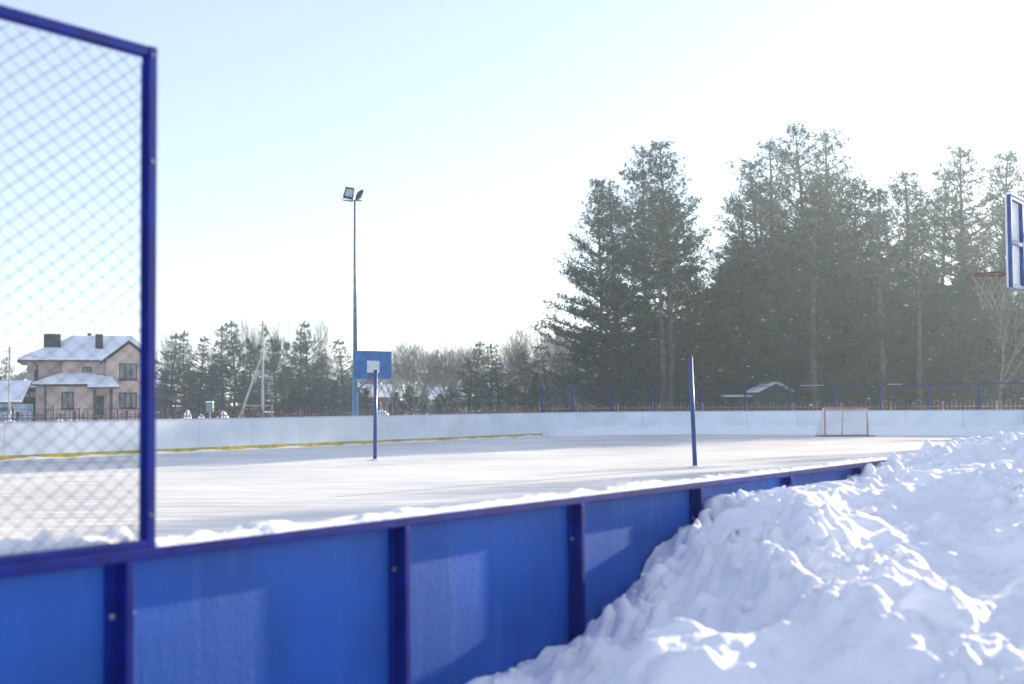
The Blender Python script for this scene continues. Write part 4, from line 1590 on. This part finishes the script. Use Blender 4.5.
# utility poles
up = empty('utility_pole', (at(9.2, 400, 90).x, 90, 0))
tag(up, 'thin weathered wooden utility pole with a grey box at the left edge', 'utility pole')
MB().tube([(0, 0, -.3), (0, 0, at(9, 346.5, 90).z)], [.085, .06], 8).build('pole', M['concrete'], up, smooth=True)
MB().abox(-.02, .16, -.2, -.086, 1.05, 1.4).build('meter_box', M['mast_grey'], up)
MB().bar((-.0, -.07, at(9, 351, 90).z), (.0, .07, at(9, 351, 90).z), .05, .05).build('insulator', M['white_paint'], up)
wi = MB()
pA, pB = at(9.2, 351.5, 90), at(263, 338, 128)
pts = [pA.lerp(pB, t) - Vector((0, 0, 1.6 * 4 * t * (1 - t))) for t in np.linspace(0, 1, 25)]
wi.tube(pts, .014, 4)
pts = [Vector((pA.x - 30, 80, 5.4)).lerp(pA, t) - Vector((0, 0, .35 * 4 * t * (1 - t))) for t in np.linspace(0, 1, 13)]
wi.tube(pts, .012, 4)
tag(wi.build('power_line', M['dark_rail']), 'thin dark wire strung past the house to the concrete pole', 'wire')

Yc = 118
cpole = empty('concrete_pole', (at(262.8, 400, Yc).x, Yc, 0))
tag(cpole, 'pale concrete power pole with a slanting brace among the grey pines', 'utility pole')
zt = at(263, 321, Yc).z
MB().tube([(0, 0, -.3), (0, 0, zt)], [.125, .085], 8).build('pole', M['concrete'], cpole, smooth=True)
bx = at(236.5, 418, Yc - 1.5)
MB().tube([(bx.x - cpole.location.x, -1.5, -.2), (-.08, -.13, at(261, 356, Yc).z)], [.11, .09], 8).build('brace', M['concrete'], cpole, smooth=True)
MB().bar((-.32, -.14, zt - .35), (.32, -.14, zt - .35), .07, .07).build('crossarm', M['steel'], cpole)
for x in (-.28, .28): MB().tube([(x, -.14, zt - .31), (x, -.14, zt - .10)], [.045, .03], 6).build('insulator', M['white_paint'], cpole)

# football goal frame, green box, snow heaps, bench shelters, hut
Yf = 96
fg = empty('football_goal', (at(257.5, 400, Yf).x, Yf, 0))
tag(fg, 'yellowed football goal frame left of the floodlight mast', 'goal')
hw_ = 14.5 * Yf / F
ztf = at(257, 405.6, Yf).z
for sx in (-1, 1):
    MB().tube([(sx * hw_, 0, -.1), (sx * hw_, 0, ztf)], .05, 8).build('goal_post', M['pale_frame'], fg)
MB().tube([(-hw_ - .05, 0, ztf), (hw_ + .05, 0, ztf)], .05, 8).build('crossbar', M['pale_frame'], fg)
gb = empty('cabinet', (at(209.8, 400, 92).x, 92, 0))
tag(gb, 'small green cabinet with snow on top above the picket fence', 'cabinet')
MB().abox(-.22, .22, -.15, .15, 1.1, 1.72).build('box', M['green_box'], gb)
MB().abox(-.24, .24, -.17, .17, 1.725, 1.80).build('snow_cap', M['frost'], gb)
MB().abox(-.05, .05, -.05, .05, 0, 1.098).build('post', M['steel'], gb)
MB().abox(-.16, .16, -.16, -.152, 1.2, 1.62).build('door', M['mast_grey'], gb)


def heap(px, py, Y, wpx, hpx, label, seed):
    rr = random.Random(seed)
    b = at(px, 400, Y)
    s = Y / F
    rad, hh_ = wpx * s / 2 * 1.5, CAM_Z + (406.5 - py) * s
    n, k_ = 18, 9
    vs, fs = [], []
    for j in range(k_):
        t = j / k_
        for i in range(n):
            a = 6.283 * i / n
            r = rad * math.cos(t * 1.57) ** .8 * (1 + .28 * float(perlin(np.array([math.cos(a) * 1.6 + seed]), np.array([math.sin(a) * 1.6 + t * 2]))[0]))
            vs.append((math.cos(a) * r, math.sin(a) * r * .8, hh_ * math.sin(t * 1.57) ** .9 * (1 + rr.uniform(-.06, .06)) - .1))
    vs.append((0, 0, hh_))
    for j in range(k_ - 1):
        for i in range(n):
            a, b_ = j * n + i, j * n + (i + 1) % n
            fs.append((a, b_, b_ + n, a + n))
    for i in range(n): fs.append(((k_ - 1) * n + i, (k_ - 1) * n + (i + 1) % n, k_ * n))
    mb = MB().add(vs, fs)
    o = mb.build('snow_heap', M['snow'], smooth=True)
    o.location = (b.x, Y, 0)
    tag(o, label, 'snow heap', 'snow heaps behind the left boards')


heap(187.5, 409.5, 78, 7, 10, 'narrow tall snow heap left of the green cabinet', 1)
heap(201, 413.5, 78, 8, 6, 'small low snow heap below the green cabinet', 2)
heap(223, 411, 80, 12, 9, 'broad bluish snow heap right of the green cabinet', 3)
heap(74, 416.5, 74, 14, 6, 'low snow heap before the porch of the beige house', 4)
heap(60, 416.8, 74, 8, 6, 'small snow heap below the left downpipe of the house', 5)
heap(10, 417, 70, 16, 5, 'snow heap at the left edge by the wooden pole', 6)
heap(382, 410.5, 90, 14, 5, 'snow heap seen right under the blue backboard', 7)

hut = empty('wooden_hut', (at(775, 400, 80).x, 80, 0), R(8))
tag(hut, 'dark wooden hut with a snowy gable roof before the pines', 'hut')
ph = F / 80
zr_, ze_ = at(773, 382.5, 80).z, at(773, 391, 80).z
MB().abox(-.82, .82, 0, 1.7, 0, ze_ - .02).build('wall', M['oldwood'], hut)
MB().prism([(-.82, 0, ze_ - .018), (.82, 0, ze_ - .018), (0, 0, zr_ - .14)], (0, 1.7, 0)).build('gable', M['oldwood'], hut)
for s in (-1, 1):
    MB().prism([(0, -.22, zr_ - .11), (s * 1.05, -.22, ze_ - .13), (s * 1.05, 1.95, ze_ - .13), (0, 1.95, zr_ - .11)], (0, 0, .05)).build('roof', M['oldwood'], hut)
MB().prism([(0, -.26, zr_ - .055), (-1.07, -.26, ze_ - .075), (-1.07, -.26, ze_ + .03), (-.12, -.26, zr_ + .06), (.12, -.26, zr_ + .06), (1.07, -.26, ze_ + .03), (1.07, -.26, ze_ - .075)], (0, 2.2, 0)).build('roof_snow', M['frost'], hut)
MB().abox(-.28, .28, -.03, -.002, .1, 1.25).build('door', M['door'], hut)
for (px0, px1, py, lab) in ((723, 752, 396, 'dark shelter with a flat snowy roof left of the wooden hut'), (794, 804, 397.3, 'small table topped with snow right of the wooden hut')):
    Y = 82
    p, q = at(px0, py, Y), at(px1, py, Y)
    o = empty('bench_shelter' if px0 < 760 else 'garden_table', ((p.x + q.x) / 2, Y, 0))
    tag(o, lab, 'shelter' if px0 < 760 else 'table')
    hw_ = (q.x - p.x) / 2
    z = p.z
    MB().abox(-hw_, hw_, -.5, .6, z - .12, z - .05).build('roof' if px0 < 760 else 'table_top', M['oldwood'], o)
    MB().abox(-hw_ - .02, hw_ + .02, -.52, .62, z - .048, z + .05).build('snow_cap', M['frost'], o)
    for sx in (-1, 1):
        for y in (-.42, .5): MB().abox(sx * hw_ * .9 - .05, sx * hw_ * .9 + .05, y - .05, y + .05, 0, z - .122).build('post' if px0 < 760 else 'leg', M['oldwood'], o)
    if px0 < 760: MB().abox(-hw_ * .95, hw_ * .95, .56, .6, .2, z - .125).build('back_wall', M['oldwood'], o)


# houses half hidden in the far trees
def far_house(px, Y, wpx, eave_py, ridge_py, wallm, label, rz=0.0):
    b = at(px, 400, Y)
    o = empty('house', (b.x, Y, 0), rz)
    tag(o, label, 'house')
    s = Y / F
    hw_ = wpx * s / 2
    ze_, zr_ = at(px, eave_py, Y).z, at(px, ridge_py, Y).z
    MB().abox(-hw_, hw_, 0, 7, 0, ze_).build('wall', wallm, o)
    MB().prism([(-hw_, 0.001, ze_ + .002), (-hw_, 6.999, ze_ + .002), (-hw_, 3.5, zr_ - .15)], (2 * hw_, 0, 0)).build('gable', wallm, o)
    for sg in (-1, 1):
        yq = 3.5 - sg * 4.1
        r_ = MB().prism([(-hw_ - .4, 3.5, zr_ - .1), (hw_ + .4, 3.5, zr_ - .1), (hw_ + .4, yq, ze_ - .25), (-hw_ - .4, yq, ze_ - .25)], (0, 0, .1)).build('roof', M['trim'], o)
        MB().prism([(-hw_ - .38, 3.5, zr_ + .005), (hw_ + .38, 3.5, zr_ + .005), (hw_ + .38, yq, ze_ - .145), (-hw_ - .38, yq, ze_ - .145)], (0, 0, .14)).build('roof_snow', M['roof_snow'], r_)
    for t in (-.5, .5):
        w_ = MB().abox(hw_ * t - .6, hw_ * t + .6, -.05, -.002, ze_ * .35, ze_ * .72).build('window', M['white_paint'], o)
        MB().abox(hw_ * t - .5, hw_ * t + .5, -.06, -.052, ze_ * .38, ze_ * .69).build('pane', M['pane'], w_)
    return o


far_house(384, 150, 34, 396, 385, M['brick'], 'low red brick house with snowy roof under the blue backboard', R(20))
far_house(505, 160, 22, 372, 360, M['brick'], 'brick house top with snowy roof among the hazy spruces', R(-35))
far_house(447, 165, 30, 398, 388, M['greywall'], 'grey house with snowy roof behind the tall bare trees')
far_house(160, 150, 14, 386, 377, M['greywall'], 'grey house with snowy roof just right of the screen post')
far_house(208, 165, 36, 388, 376, M['greywall'], 'grey house hidden behind the leftmost conifers')

for k_, p in PROTO.items():
    if not p[2]:
        for c in list(p[0].children): bpy.data.objects.remove(c)
        bpy.data.objects.remove(p[0])
